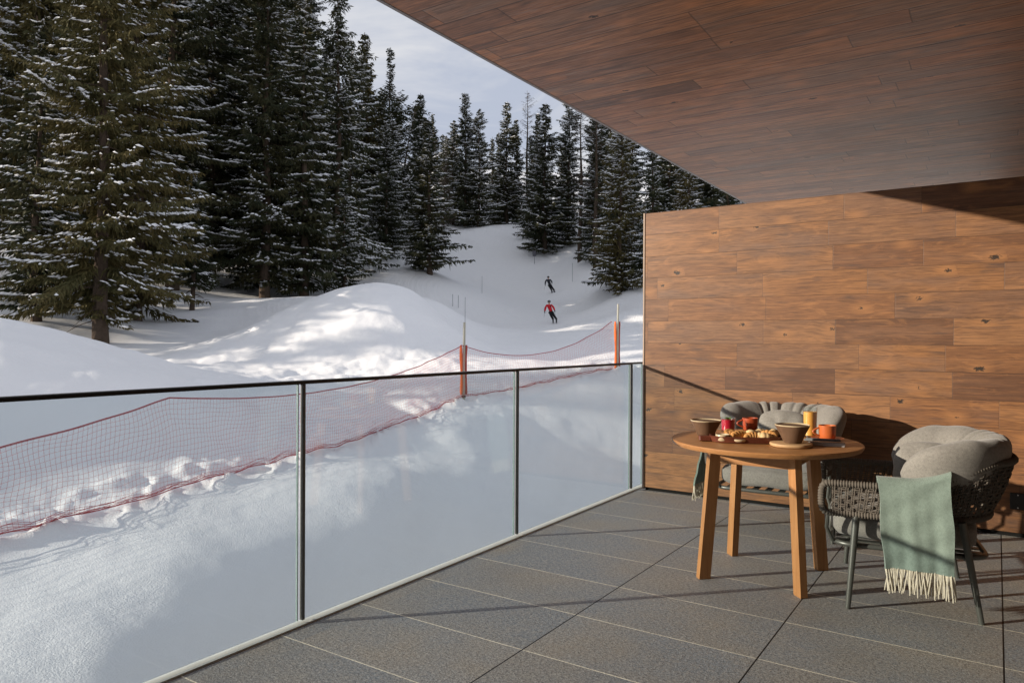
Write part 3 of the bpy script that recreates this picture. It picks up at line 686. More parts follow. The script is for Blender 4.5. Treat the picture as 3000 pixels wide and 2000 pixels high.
# ------------------------------------------------------------------ trees
def tree_proto(seed, H, Rr, z0=.08, shape=.85, droop=.35, dens=1.0, snow=.5, top=.05, style='spruce', lean=(0, 0), gaps=0.0, asym=0, sp=1.0):
    """returns meshes (crown, snow, trunk) for a conifer H metres tall"""
    rd = random.Random(seed)
    cv, cf, sv, sf = [], [], [], []
    axis = lambda z: Vector((lean[0]*z + .10*math.sin(z*.5+seed), lean[1]*z + .10*math.cos(z*.37+seed*2), z))
    def spray(p, d, L, wd):
        # needle spray: a slim drooping blade with a ragged pair of tips
        d = d.normalized(); sd = d.cross(Vector((0, 0, 1)))
        sd = sd.normalized() if sd.length > .05 else Vector((1, 0, 0))
        tw = rd.uniform(-1.0, 1.0); up = sd.cross(d); sd = (sd*math.cos(tw)+up*math.sin(tw))
        m = p + d*L*.45; e = p + d*L + Vector((0, 0, -L*rd.uniform(.08, .38)))
        o = len(cv)
        cv.extend([p, m+sd*wd*.5, e, m-sd*wd*.5]); cf.append((o, o+1, o+2, o+3))
    def snowpad(p, d, L, wd):
        d = d.normalized(); sd = d.cross(Vector((0, 0, 1)))
        if sd.length < .05: return
        sd = sd.normalized(); o = len(sv); th = wd*.42
        a = p - d*L*.5; e = p + d*L*.5; j = lambda: rd.uniform(.7, 1.2)
        sv.extend([a, p+sd*wd*.5*j(), e, p-sd*wd*.5*j(), p+Vector((0, 0, th))-d*L*.12*j(), p-Vector((0, 0, th*.3))])
        sf.extend([(o, o+1, o+4), (o+1, o+2, o+4), (o+2, o+3, o+4), (o+3, o, o+4), (o+1, o, o+5), (o+2, o+1, o+5), (o+3, o+2, o+5), (o, o+3, o+5)])
    wood = MB()
    z = z0*H
    while z < H*.985:
        u = (z-z0*H)/(H*(1-z0))
        if style == 'pine': prof = max(.12, math.sin(min(1, u*1.02+.22)*PI)**.6)*.9
        else: prof = ((1-u)**shape)*(1 if u > .06 else .55+u*7.5) + top
        Lb = Rr*prof*(1+.22*math.sin(z*1.15+seed*3)*math.sin(z*.43+seed)+rd.uniform(-.08, .08))
        nb = rd.randint(4, 6) if u < .9 else 4
        if style in ('larch', 'bare'): nb = rd.randint(2, 4)
        for _ in range(nb):
            az = rd.uniform(0, 2*PI); L = Lb*rd.uniform(.55, 1.18)*(1+asym*math.cos(az-.7))
            if rd.random() < gaps: L *= rd.uniform(.15, .5)
            sec = math.sin(az*2+z*.55+seed*1.7)*math.cos(az*3-z*.35+seed)
            if sec > .45: L *= .60
            elif sec < -.55: L *= 1.22
            clump = .5+.5*math.sin(az*2.3+z*.8+seed*5)*math.cos(z*.5+az+seed)
            sn = snow*(.12+1.5*clump**2)
            dirh = Vector((math.cos(az), math.sin(az), 0))
            s0 = (.15+.35*u) if style != 'pine' else .3
            if style == 'spruce': s0 = rd.uniform(-.16, .14) -.12 - droop*(1-u)**1.2*.8 + .5*max(0, u-.75)*2
            cur = .28 if style == 'spruce' else .2
            def bp(q): return axis(z) + dirh*(L*q) + Vector((0, 0, L*(s0*q + cur*q*q*(1 if style != 'spruce' else .9))))
            bend = rd.uniform(-.25, .25); side = Vector((-dirh.y, dirh.x, 0))
            bq = lambda q: bp(q) + side*(bend*L*q*q)
            if style in ('larch', 'bare') or (L > 1.0 and rd.random() < .25):
                wood.tube([bq(0), bq(.5), bq(1)], [.03*min(1.5, L)*.8+.006, .018, .006], 3, caps=False)
            if style == 'bare':
                for k in range(3):
                    q = rd.uniform(.3, 1); pp = bq(q); wood.tube([pp, pp+Vector((rd.uniform(-.4, .4), rd.uniform(-.4, .4), rd.uniform(-.3, .1)))], [.009, .004], 3, caps=False)
                if rd.random() < .4: snowpad(bq(.5)+Vector((0, 0, .02)), dirh, .4, .09)
                continue
            step = (.155 if style != 'larch' else .26)/dens*sp**.8
            n = max(3, int(L/step)); fat = 1.0 if style != 'larch' else .30
            for k in range(n):
                q = (k+rd.random())/n
                if q < .10 and L > .8: continue
                p = bq(q)
                wl = (.26 + .34*L*(1-q)*.8)*rd.uniform(.7, 1.3)
                wl = min(wl, 1.15)*sp
                for sg in (-1, 1):
                    an = rd.uniform(.5, 1.15)
                    d = dirh*math.cos(an) + side*sg*math.sin(an) + Vector((0, 0, -droop*rd.uniform(.1, 1.3) + .15*u))
                    spray(p, d, wl, rd.uniform(.11, .19)*fat*sp**.7)
                    if sp < 1: spray(p+d.normalized()*wl*.5, d+Vector((rd.uniform(-.6, .6), rd.uniform(-.6, .6), -.3)), wl*.8, rd.uniform(.08, .13))
                if style == 'spruce' and rd.random() < .62:
                    spray(p, Vector((rd.uniform(-.5, .5), rd.uniform(-.5, .5), -1)) + dirh*.3, wl*rd.uniform(.45, .95), .15*sp**.7)
            spray(bq(.88), dirh + Vector((0, 0, cur*.8)), .38*min(1, L)+.12, .13*fat)
            # snow lying on the outer part of the bough
            ps = sn*rd.uniform(.3, 1.5)
            if rd.random() < ps:
                nn = max(1, int(L*rd.uniform(.8, 2.6)))
                q0 = rd.uniform(.25, .7)
                for k in range(nn):
                    q = q0 + k*.26/max(.5, L)
                    if q > 1.02: break
                    tl = (bq(min(1, q+.1)) - bq(q-.1))
                    sc = rd.uniform(.5, 1.1)
                    snowpad(bq(q)+Vector((rd.uniform(-.05, .05), rd.uniform(-.05, .05), .05)), tl, .58*sc, .24*sc)
            for k in range(int(L*2.4*sn*1.7)):
                q = rd.uniform(.3, 1); lat = rd.uniform(-.5, .5)*L*(1-q)*.8
                snowpad(bq(q)+side*lat+Vector((0, 0, -abs(lat)*droop*.5+.02)), dirh+side*rd.uniform(-1, 1)+Vector((0, 0, -.3)), rd.uniform(.18, .50), rd.uniform(.09, .19))
        z += (.30 if u < .6 else .24)*rd.uniform(.75, 1.25)/dens * (1.0 if style not in ('larch', 'bare') else 1.25)
    r0 = .011*H+.05
    tp = [axis(H*q) for q in [0, .05, .15, .3, .5, .7, .85, 1.0]]
    tp[0] = axis(-.8); tr = [r0*1.35, r0*1.05, r0*.9, r0*.75, r0*.55, r0*.33, r0*.18, .02]
    wood.tube(tp, tr, 9)
    for k in range(14):     # dead stubs under the crown
        zz = rd.uniform(.04, max(.06, z0+.08))*H; az = rd.uniform(0, 6.28); L = rd.uniform(.4, 1.6)*(Rr/3)
        p = axis(zz); d = Vector((math.cos(az), math.sin(az), rd.uniform(-.35, .1)))
        wood.tube([p, p+d*L*.5, p+d*L+Vector((0, 0, -.12*L))], [.03, .02, .007], 4, caps=False)
    def mk(nm, v, f, m, sm=False):
        me = bpy.data.meshes.new(nm); me.from_pydata([tuple(p) for p in v], [], f); me.materials.append(m); me.update(); return me
    return dict(H=H, crown=(cv, cf), snow=mk('branch_snow', sv, sf, M['tsnow']), trunk=mk('trunk', wood.v, wood.f, M['bark']))
def finish(P, mats):
    P['mesh'] = {}
    for m in mats:
        me = bpy.data.meshes.new('crown'); me.from_pydata([tuple(p) for p in P['crown'][0]], [], P['crown'][1]); me.materials.append(M[m]); me.update()
        P['mesh'][m] = me
    P['crown'] = None
    return P
PR = {
 'bigA': finish(tree_proto(1, 26, 4.3, z0=.06, shape=.50, droop=.50, dens=1.0, snow=.85, gaps=.15, sp=.55), ['needle', 'needle_warm']),
 'bigB': finish(tree_proto(2, 26, 4.0, z0=.03, shape=.62, droop=.50, dens=1.0, snow=1.7, sp=.75, gaps=.12), ['needle', 'needle_warm']),
 'bigC': finish(tree_proto(3, 26, 4.4, z0=.07, shape=.65, droop=.35, dens=.95, snow=1.8, gaps=.2, sp=.8), ['needle', 'needle_warm']),
 'droop': finish(tree_proto(4, 25, 3.9, z0=.10, shape=.72, droop=.75, dens=.85, snow=2.0, gaps=.3), ['needle']),
 'midA': finish(tree_proto(5, 18, 3.1, z0=.03, shape=.75, droop=.4, dens=1, snow=1.7), ['needle']),
 'midB': finish(tree_proto(6, 18, 2.8, z0=.05, shape=.85, droop=.45, dens=1, snow=1.5, gaps=.2), ['needle']),
 'midC': finish(tree_proto(7, 18, 3.3, z0=.03, shape=.68, droop=.35, dens=.95, snow=2.2), ['needle', 'needle_warm']),
 'slimA': finish(tree_proto(8, 15, 1.9, z0=.05, shape=.7, droop=.5, dens=1.1, snow=1.4, top=.08), ['needle', 'needle_warm']),
 'slimB': finish(tree_proto(9, 15, 2.3, z0=.06, shape=.85, droop=.4, dens=1.1, snow=1.7, top=.06, asym=.25, gaps=.15), ['needle']),
 'small': finish(tree_proto(10, 9, 1.7, z0=.2, shape=.6, droop=.5, dens=1.3, snow=.9), ['needle']),
 'pine': finish(tree_proto(11, 21, 3.9, z0=.12, droop=.2, dens=1.0, snow=.6, style='pine'), ['needle']),
 'larch': finish(tree_proto(12, 17, 2.4, z0=.25, shape=.5, droop=.2, dens=1, snow=.05, style='bare', lean=(.10, .26)), ['needle_brown']),
 'larchthin': finish(tree_proto(13, 19, 1.7, z0=.25, shape=.5, droop=.3, dens=.9, snow=.10, style='larch'), ['needle_brown', 'needle']),
 'brown': finish(tree_proto(14, 14, 2.6, z0=.1, shape=.7, droop=.2, dens=1.3, snow=.1, style='larch'), ['needle_brown']),
}
trd = random.Random(77)
def plant(kind, x, y, H, label, group=None, mat='needle', name='spruce_tree', cat='tree', rz=None, wid=1.0, z=None):
    P = PR[kind]; z = g1(x, y) if z is None else z
    if mat not in P['mesh']: mat = list(P['mesh'])[0]
    s = H/P['H']; root = thing(name, label, cat, (x, y, z-.05), trd.uniform(0, 6.28) if rz is None else rz, group)
    root.scale = (s*wid, s*wid, s)
    for nm, me in (('trunk', P['trunk']), ('crown', P['mesh'][mat]), ('branch_snow', P['snow'])):
        o = bpy.data.objects.new(nm, me); COL.objects.link(o); o.parent = root
    return root
G_L = 'tall snow flecked spruces of the dark wood left of the run'
# the dark wood on the left
plant('bigA', -28.17, 15.63, 23, 'huge olive brown spruce whose thick trunk ends behind the left snow bank', G_L, 'needle_warm', wid=.92)
plant('slimB', -31.51, 14.61, 13, 'slim dark trunked spruce standing left of the huge olive brown spruce', G_L, 'needle_warm')
plant('bigC', -38.4, 17.6, 27, 'leftmost tall spruce, cut by the left edge of the photo', G_L, 'needle_warm')
plant('bigB', -33.5, 20.0, 25, 'tall warm toned spruce right behind the huge olive brown spruce', G_L, 'needle_warm')
plant('bigB', -45.5, 23.5, 30, 'snow dusted spruce rising behind the leftmost trees', G_L)
plant('bigA', -44.5, 28.61, 30, 'tall spruce with long snow lines on its right boughs, right of the olive brown spruce', G_L)
plant('small', -36.16, 24.72, 8.2, 'small young spruce with a bare lower stem standing alone in the snow hollow', 'young spruces at the wood edge')
plant('bigC', -47.6, 33.6, 30, 'tall spruce above the small young spruce, snow streaks on its boughs', G_L)
plant('bigB', -46.5, 37.16, 31, 'tall black green spruce above the dip left of the bright snow mound', G_L)
plant('bigA', -40.97, 33.54, 25.5, 'broad snow streaked spruce with boughs down to the snow, left of the snow mound', G_L)
plant('slimA', -40.4, 36.5, 22, 'narrow spruce squeezed between two broad ones left of the snow mound', G_L)
plant('droop', -42.74, 41.97, 25.5, 'tall spruce with drooping thin top and bare trunk foot behind the snow mound', G_L, wid=.95)
plant('midC', -46.0, 46.5, 21, 'spruce close behind the drooping topped spruce, right side', G_L)
plant('slimB', -38.4, 38.6, 10, 'low spruce at the foot of the wood left of the drooping topped spruce', G_L)
for i, (k, x, y, H, l) in enumerate([('bigB', -65.07, 45.14, 34, 'second row spruce behind the snow streaked ones'), ('bigC', -71.79, 40.67, 36, 'second row spruce high on the left hillside'),
        ('bigA', -62.5, 32.86, 35, 'second row spruce behind the leftmost trees'), ('bigB', -60.82, 52.0, 24, 'second row spruce behind the drooping topped spruce'), ('bigA', -56.0, 40.0, 32, 'second row spruce in the thick of the left wood'),
        ('bigC', -59.5, 45.2, 34, 'second row spruce above the dip left of the snow mound'), ('bigB', -59.0, 48.5, 36, 'second row spruce behind the narrow squeezed spruce'), ('bigA', -57.2, 50.7, 27, 'second row spruce left of the drooping top'), ('bigC', -58.5, 55.0, 19, 'second row spruce between the drooping top and the yellowish spire'),
        ('bigC', -55.0, 27.0, 32, 'second row spruce behind the olive brown spruce'), ('bigB', -54.5, 47.5, 27, 'second row spruce left of the round topped pine')]):
    plant(k, x, y, H, l, 'second row of the left wood')
for i in range(22):
    d = trd.uniform(66, 105); px = trd.uniform(-1.0, -.30)
    x = 2.5-.554*d+.832*px*d; y = .832*d+.554*px*d
    plant(trd.choice(['bigA', 'bigB', 'bigC', 'midA']), x, y, trd.uniform(22, 30), 'dark spruce deep inside the left wood, mostly hidden by nearer trees', 'dark spruces deep in the left wood')
# right edge of the left wood, towards the run
plant('pine', -53.08, 59.14, 20.5, 'round topped dense pine against the sky right of the drooping topped spruce', name='pine_tree')
plant('slimA', -54.9, 57.2, 21, 'narrow yellowish spire in front of the round topped pine', None, 'needle_warm')
plant('midC', -50.5, 56.5, 14, 'snow loaded spruce below the round topped pine', 'snowy spruces along the left edge of the run')
plant('midA', -47.8, 53.0, 13.5, 'snow loaded spruce between the mound and the jutting spruce', 'snowy spruces along the left edge of the run')
plant('larch', -55.0, 62.0, 15.5, 'bare leaning larch with a crooked trunk against the sky', name='larch_tree', rz=.55)
plant('slimB', -40.37, 50.76, 14.2, 'jutting spruce nearest the left edge of the run, boughs reaching over the bank', None, wid=1.25)
plant('slimA', -41.9, 51.6, 12.5, 'thin spruce touching the jutting spruce on its left')
plant('slimA', -51.5, 62.5, 17.5, 'pointed spruce top right below the leaning larch')
plant('slimB', -49.5, 60.0, 14, 'darker spruce right of the round topped pine')
plant('midB', -57.0, 68.5, 15.5, 'spruce at the inner bend of the run left of the crest')
plant('midB', -61.0, 72.5, 16.5, 'spruce farther up the inner bend of the run left of the crest')
# the crest
GC = 'spruces standing along the crest of the run'
plant('brown', -69.5, 86.5, 14.5, 'brownish bare larch at the left end of the crest', None, 'needle_brown', 'larch_tree')
plant('brown', -62.8, 80.6, 12, 'brown twiggy larch just left of the crest', None, 'needle_brown', 'larch_tree')
plant('slimA', -70.97, 92.89, 17, 'slim pointed spruce left of the tallest crest spruce', GC)
plant('midA', -68.11, 92.39, 21.3, 'tallest pointed spruce of the crest with a spire top', GC)
plant('midC', -65.08, 92.01, 18.5, 'snow laden broad spruce in the middle of the crest', GC)
plant('midB', -69.73, 102.13, 16, 'spruce behind the middle of the crest', GC)
plant('midA', -64.87, 99.36, 20.5, 'pointed spruce right of the middle of the crest', GC)
plant('slimB', -71.65, 106.86, 18, 'distant slim spruce behind the crest', GC)
plant('slimA', -64.66, 101.90, 18, 'slim spruce next to the thin bare larch on the crest', GC)
plant('larchthin', -60.99, 99.54, 21.5, 'tall thin bare topped larch at the right end of the crest', None, 'needle_brown', 'larch_tree')
plant('brown', -55.5, 93.0, 12, 'brown twiggy larch at the right end of the crest', None, 'needle_brown', 'larch_tree')
plant('slimB', -58.0, 98.0, 17.5, 'spruce right of the thin bare topped larch', GC)
for i in range(16):
    d = trd.uniform(125, 160); px = trd.uniform(-.22, .10)
    x = 2.5-.554*d+.832*px*d; y = .832*d+.554*px*d
    plant(trd.choice(['midA', 'midB', 'slimA', 'midC']), x, y, trd.uniform(13, 18), 'far spruce beyond the crest, seen between the nearer ones', 'far spruces beyond the crest')
# right bank
GR = 'spruces on the right bank of the run'
plant('midA', -46.6, 81.3, 19.5, 'dense black green spruce with a broad skirt on the right bank', GR, wid=1.15)
plant('midB', -49.6, 85.0, 14, 'spruce leaning trunk left of the dense black green spruce', GR)
plant('midB', -53.2, 88.5, 15, 'spruce where the right bank meets the crest', GR)
plant('larchthin', -37.48, 74.22, 18.5, 'thin larch with a bare straight stem on the right bank', GR, 'needle_brown', 'larch_tree', wid=1.1)
plant('larchthin', -33.29, 69.86, 17.5, 'larch with a crooked bare stem foot, right of the thin straight one', GR, 'needle_brown', 'larch_tree', wid=1.2)
plant('midC', -44.85, 84.5, 19, 'spruce behind the dense black green spruce', GR)
plant('midA', -35.8, 76.0, 17.5, 'dark spruce filling the gap behind the two bare stemmed larches', GR)
plant('midB', -38.5, 80.0, 18, 'dark spruce behind the right bank, left of the bare stemmed larches', GR)
plant('midC', -23.6, 55.4, 15.0, 'big green spruce with snowy boughs beside the upper corner of the timber wall', GR, 'needle_warm', wid=1.1)
plant('midA', -26.3, 61.0, 16.0, 'spruce just left behind the big green spruce', GR)
plant('midB', -21.0, 55.8, 13.5, 'spruce half hidden by the left end of the timber wall', GR)
plant('midC', -18.2, 56.6, 13.0, 'snow streaked spruce top over the timber wall', GR, 'needle_warm')
plant('midA', -15.2, 57.0, 12.3, 'spruce top peeking between ceiling edge and timber wall', GR)
plant('midB', -12.0, 58.0, 12, 'last spruce top before the ceiling meets the timber wall', GR)
for i in range(14):
    d = trd.uniform(75, 110); px = trd.uniform(.10, .42)
    x = 2.5-.554*d+.832*px*d; y = .832*d+.554*px*d
    plant(trd.choice(['midA', 'midB', 'midC']), x, y, trd.uniform(15, 20), 'dark spruce standing back in the right wood', 'dark spruces back in the right wood')
# the wood goes on unseen on the left: spruces added to shade the snow
for i, (x, y, H) in enumerate([(-44, -21.5, 11.5), (-48, -23.5, 13), (-46, -6, 13.5), (-47.5, -12.5, 12), (-52, 2, 24), (-50, 10, 24), (-58, -4, 24), (-60, 18, 26), (-43, 6.5, 14)]):
    plant(['bigA', 'bigC', 'bigB'][i % 3], x, y, H, 'unseen spruce beyond the left edge, added to shade the snow', 'unseen shade spruces beyond the left edge')
# ------------------------------------------------------------------ table
TC = Vector((1.478, 3.948, 0)); TZ = .708
tb = thing('round_table', 'round teak table on four splayed square legs, laid for breakfast', 'table', TC)
b = MB()
prof = [(0, -.030), (.455, -.030), (.470, -.026), (.478, -.014), (.480, -.006), (.477, -.001), (.470, 0), (0, 0)]
b.lathe(prof, 96, (0, 0, TZ)); b.build('tabletop', M['teak'], tb, angle=35)
for i, (sx, sy) in enumerate(((-1, -1), (1, -1), (-1, 1), (1, 1))):
    b = MB(); P = []
    foot = Vector((sx*.240, sy*.250, 0)); top = Vector((sx*.198, sy*.205, TZ-.031))
    rad = Vector((sx, sy, 0)).normalized(); tn = Vector((-rad.y, rad.x, 0))
    for q, c in ((0, foot), (.004, foot.lerp(top, .006)), (1, top)):
        k = .90 if q == 0 else 1
        P.append([c+rad*a*.031*k+tn*bb*.0185*k for a, bb in ((-1, -1), (1, -1), (1, 1), (-1, 1))])
    b.grid(P, closed_v=True); b.add(P[0], [(3, 2, 1, 0)]); b.add(P[-1], [(0, 1, 2, 3)])
    b.build('leg', M['teak_leg'], tb, smooth=False)
cs = [Vector((-.185, -.192, 0)), Vector((.185, -.192, 0)), Vector((.185, .192, 0)), Vector((-.185, .192, 0))]
for i in range(4):
    a, c = cs[i], cs[(i+1) % 4]; m = (a+c)/2; d = (c-a)
    b = MB(); b.box((m.x, m.y, TZ-.0705), (d.length/2-.012, .011, .0395), Matrix.Rotation(math.atan2(d.y, d.x), 3, 'Z'), bev=.002)
    b.build('apron', M['teak'], tb, smooth=False)

# ------------------------------------------------------------------ armchairs (local: back = +Y, seat faces -Y)
def upath(off, yb, n=72, yf=-.34, X=.365):
    """plan of the tub from the right front, round the back, to the left front"""
    X -= off; P = []
    ys = -.02; hb = yb-ys; pw = 2.5
    L1 = 18
    for i in range(L1): P.append((X, yf+(ys-yf)*i/L1))
    for i in range(n-2*L1+1):
        a = PI*i/(n-2*L1); ca, sa = math.cos(a), math.sin(a)
        P.append((X*math.copysign(abs(ca)**(2/pw), ca), ys+hb*abs(sa)**(2/pw)))
    for i in range(L1): P.append((-X, ys+(yf-ys)*(i+1)/L1))
    return P
def resample(P, n):
    P = [Vector(p) for p in P]; L = [0]
    for a, c in zip(P[:-1], P[1:]): L.append(L[-1]+(c-a).length)
    out = []; j = 0
    for i in range(n):
        s = L[-1]*i/(n-1)
        while j < len(L)-2 and L[j+1] < s: j += 1
        u = (s-L[j])/max(1e-9, L[j+1]-L[j]); out.append(P[j].lerp(P[j+1], u))
    return out
def sm(a, c, x): x = min(1, max(0, (x-a)/(c-a))); return x*x*(3-2*x)
PLEATS = [(.34, .8), (.41, 1), (.47, .6), (.53, 1), (.60, .9), (.66, .7)]
def make_chair(label):
    root = thing('armchair', label, 'armchair', group='woven rope armchairs at the round table')
    def ztop(y): return .572 + .125*sm(-.02, .36, y)
    def zbot(y): return .432 + .01*sm(0, .3, y)
    tp = [(x*(1+.05*sm(0, .4, y)), y, ztop(y)) for x, y in upath(0, .43)]
    bp = [(x, y, zbot(y)) for x, y in upath(.01, .335)]
    N = 200
    T = resample(tp, N); B = resample(bp, N)
    # rope wrapped rim, closing in rounded front corners down to the lower rail
    def corner(t, bt, sgn):
        out = []
        for k in range(1, 12):
            a = PI*k/12; m = (t+bt)/2; h = (t.z-bt.z)/2
            ca, sa = math.cos(a), math.sin(a)
            out.append(Vector((m.x+(t.x-bt.x)/2*ca, m.y-.045*abs(sa)**.65, m.z+h*math.copysign(abs(ca)**.55, ca))))
        return out
    loop = T + corner(T[-1], B[-1], -1) + list(reversed(B)) + list(reversed(corner(T[0], B[0], 1)))
    fine = resample(loop+[loop[0]], 1500)[:-1]
    rad = [.0155 + .0022*math.sin(i*1.45) for i in range(len(fine))]
    b = MB(); b.tube(fine, rad, 10, closed=True); b.build('rope_rim', M['rimrope'], root, angle=None)
    # woven panel
    b = MB()
    def S(u, v):
        i = u*(N-1); k = min(N-2, int(i)); f = i-k
        t = T[k].lerp(T[k+1], f); bb = B[k].lerp(B[k+1], f)
        p = bb.lerp(t, v); d = (T[min(N-1, k+1)]-T[max(0, k-1)]); nn = Vector((d.y, -d.x, 0)).normalized()
        return p + nn*.012*math.sin(v*PI), nn
    Lt = sum((c-a).length for a, c in zip(T[:-1], T[1:]))
    nvst = int(Lt/.029); nh = 6
    for i in range(nvst+1):
        u = (i+.3)/(nvst+.6)
        for dd in (-.0048, .0048):
            P = []
            for k in range(2*nh+3):
                v = k/(2*nh+2); p, nn = S(min(1, max(0, u+dd/Lt)), v)
                P.append(p + nn*.0042*math.cos(v*(nh+1)*PI + i*PI))
            b.tube(P, .0040, 4, caps=False)
    for k in range(nh):
        v = (k+1)/(nh+1)
        for dd in (-.006, .006):
            P = []
            for i in range(2*nvst+3):
                u = i/(2*nvst+2); p, nn = S(u, v+dd/.17)
                P.append(p - nn*.0042*math.cos(u*(nvst+.6)*PI + k*PI))
            b.tube(P, .0040, 4, caps=False)
    b.build('woven_panel', M['weave'], root, angle=None)
    # seat frame and legs
    def rrect(hx, y0, y1, r, z, n=7):
        out = []
        for (cx, cy, a0) in ((hx-r, y1-r, 0), (-hx+r, y1-r, 90), (-hx+r, y0+r, 180), (hx-r, y0+r, 270)):
            for k in range(n): a = R(a0+90*k/(n-1)); out.append((cx+r*math.cos(a), cy+r*math.sin(a), z))
        return out
    b = MB(); b.tube(rrect(.325, -.335, .29, .09, .283), .0125, 10, closed=True)
    for k in range(7): x = -.24+.08*k; b.box((x, -.02, .284), (.018, .30, .003))
    b.build('seat_frame', M['chairmetal'], root)
    b = MB(); b.tube([(-.362, -.355, .44), (-.345, -.362, .36), (-.29, -.335, .287)], .009, 8); b.tube([(.362, -.355, .44), (.345, -.362, .36), (.29, -.335, .287)], .009, 8)
    b.build('front_strut', M['chairmetal'], root)
    for sx in (-1, 1):
        for fy, ty in ((-.27, -.235), (.262, .185)):
            b = MB(); f = Vector((sx*(.378 if fy < 0 else .345), fy, 0)); t_ = Vector((sx*.352, ty, .438))
            b.tube([f, f.lerp(t_, .02), f.lerp(t_, .5), t_], [.0105, .0118, .0145, .0165], 14)
            b.tube([f.lerp(t_, .62), Vector((sx*.318, ty*.98, .285))], .010, 8)
            b.build('leg', M['chairmetal'], root)
    # seat cushion
    b = MB(); P = []
    nu, nv = 60, 26
    for i in range(nu):
        a = 2*PI*i/nu; ca, sa = math.cos(a), math.sin(a); row = []
        for j in range(nv):
            ph = -PI/2+PI*j/(nv-1); cp, sp = math.cos(ph), math.sin(ph)
            rr = abs(cp)**.30
            ex = abs(ca)**.28; ey = abs(sa)**.28
            k = 1/max(abs(ca), abs(sa))**.72
            x = .318*k*math.copysign(1, ca)*abs(ca)*rr; y = .315*k*sa*rr
            row.append((x*.99, y-.035, .362 + .066*math.copysign(abs(sp)**.55, sp) + .012*(1-min(1, (x*x+y*y)/.09)) + .004*math.sin(a*7)*rr))
        P.append(row)
    b.grid(P, closed_u=True); b.build('seat_cushion', M['cushion'], root, angle=None)
    pp = MB(); pp.tube([(p[0]*1.008, p[1]*1.0, p[2]) for p in [P[i][nv//2+6] for i in range(nu)]], .004, 6, closed=True)
    sc = [c for c in kids(root) if c.name.startswith('seat_cushion')][0]; pp.build('piping', M['cushion'], sc)
    # back cushion: fat crescent gathered into pleats
    b = MB(); P = []
    nu, nv = 190, 40
    for i in range(nu):
        u = i/(nu-1); th = R(2 + 176*u)
        ee = abs(2*u-1); env = (1-ee**6.5)**.55 if ee < 1 else 0.0
        env = max(env, .03)
        ca, sa = math.cos(th), math.sin(th)
        cx = .285*math.copysign(abs(ca)**.8, ca); cy = -.085+.375*abs(sa)**.72
        outw = Vector((ca, sa*.9, 0)).normalized(); row = []
        crease = sum(wt_*math.exp(-((u-uc)/.011)**2) for uc, wt_ in PLEATS); soft = sum(wt_*math.exp(-((u-uc)/.035)**2) for uc, wt_ in PLEATS)
        pl2 = math.sin(u*PI*23+1.3*math.sin(u*9))
        for j in range(nv):
            p2 = 2*PI*j/nv; c2, s2 = math.cos(p2), math.sin(p2)
            topw = max(0, s2)
            tin = max(0, math.cos(p2-2.2))**2
            k = env*(1 - .09*crease*tin - .03*soft*tin - .018*crease*topw + .004*pl2*topw + .004*math.sin(p2*3+u*20))
            hz = (.160 + .020*ee**2)*k; ht = (.095 + .02*ee**2)*k
            rr = outw*(ht*math.copysign(abs(c2)**.85, c2) + (.060+.035*ee**2)*(s2+.3)*env)
            zc = .640 - .012*ee
            row.append(Vector((cx, cy, zc + hz*math.copysign(abs(s2)**.85, s2) + .003*math.sin(u*PI*14)*topw)) + rr)
        P.append(row)
    b.grid(P, closed_v=True); b.add(P[0], [tuple(range(nv))]); b.add(P[-1], [tuple(range(nv-1, -1, -1))])
    b.build('back_cushion', M['cushion'], root, angle=None)
    return root
def scatter_pillow(label, loc, rot, R0=.17, T=.075, big=1.0):
    b = MB(); P = []; nu, nv = 72, 24
    for i in range(nu):
        a = 2*PI*i/nu; row = []
        k = 1/ (abs(math.cos(a))**3.2+abs(math.sin(a))**3.2)**(1/3.2)
        for j in range(nv):
            ph = -PI/2+PI*j/(nv-1); r = math.cos(ph)**.62; s_ = math.sin(ph)
            wr = .014*math.sin(a*9+2*math.sin(a*2))*r**4
            row.append((R0*k*r*math.cos(a)*(1+wr), R0*k*r*math.sin(a)*(1+wr)*.86, T*math.copysign(abs(s_)**.8, s_)*(1+.10*math.sin(a*5)*r) ))
        P.append(row)
    b.grid(P, closed_u=True)
    o = b.build('scatter_cushion', M['cushion'], angle=None); o.location = loc; o.rotation_euler = rot
    return tag(o, label, 'cushion')
ch = make_chair('grey cushioned woven rope armchair standing behind the table, facing the camera')
ch.location = (1.285, 5.03, 0); ch.rotation_euler = (0, 0, R(2))
ch2 = copy_tree(ch); ch2['label'] = 'grey cushioned woven rope armchair in front right of the table, seen from its side'
ch2.location = (2.135, 4.077, 0); ch2.rotation_euler = (0, 0, R(-80.2))
C2M = Matrix.Translation((2.135, 4.077, 0)) @ Matrix.Rotation(R(-80.2), 4, 'Z')
C1M = Matrix.Translation((1.285, 5.03, 0)) @ Matrix.Rotation(R(2), 4, 'Z')
scatter_pillow('round grey scatter cushion in the armchair behind the table', C1M @ Vector((.02, .06, .630)), (R(70), 0, R(3)), .160)
scatter_pillow('plump grey scatter cushion leaning in the armchair seen from its side', C2M @ Vector((-.03, .09, .610)), (R(66), R(0), R(0)), .150, .07)

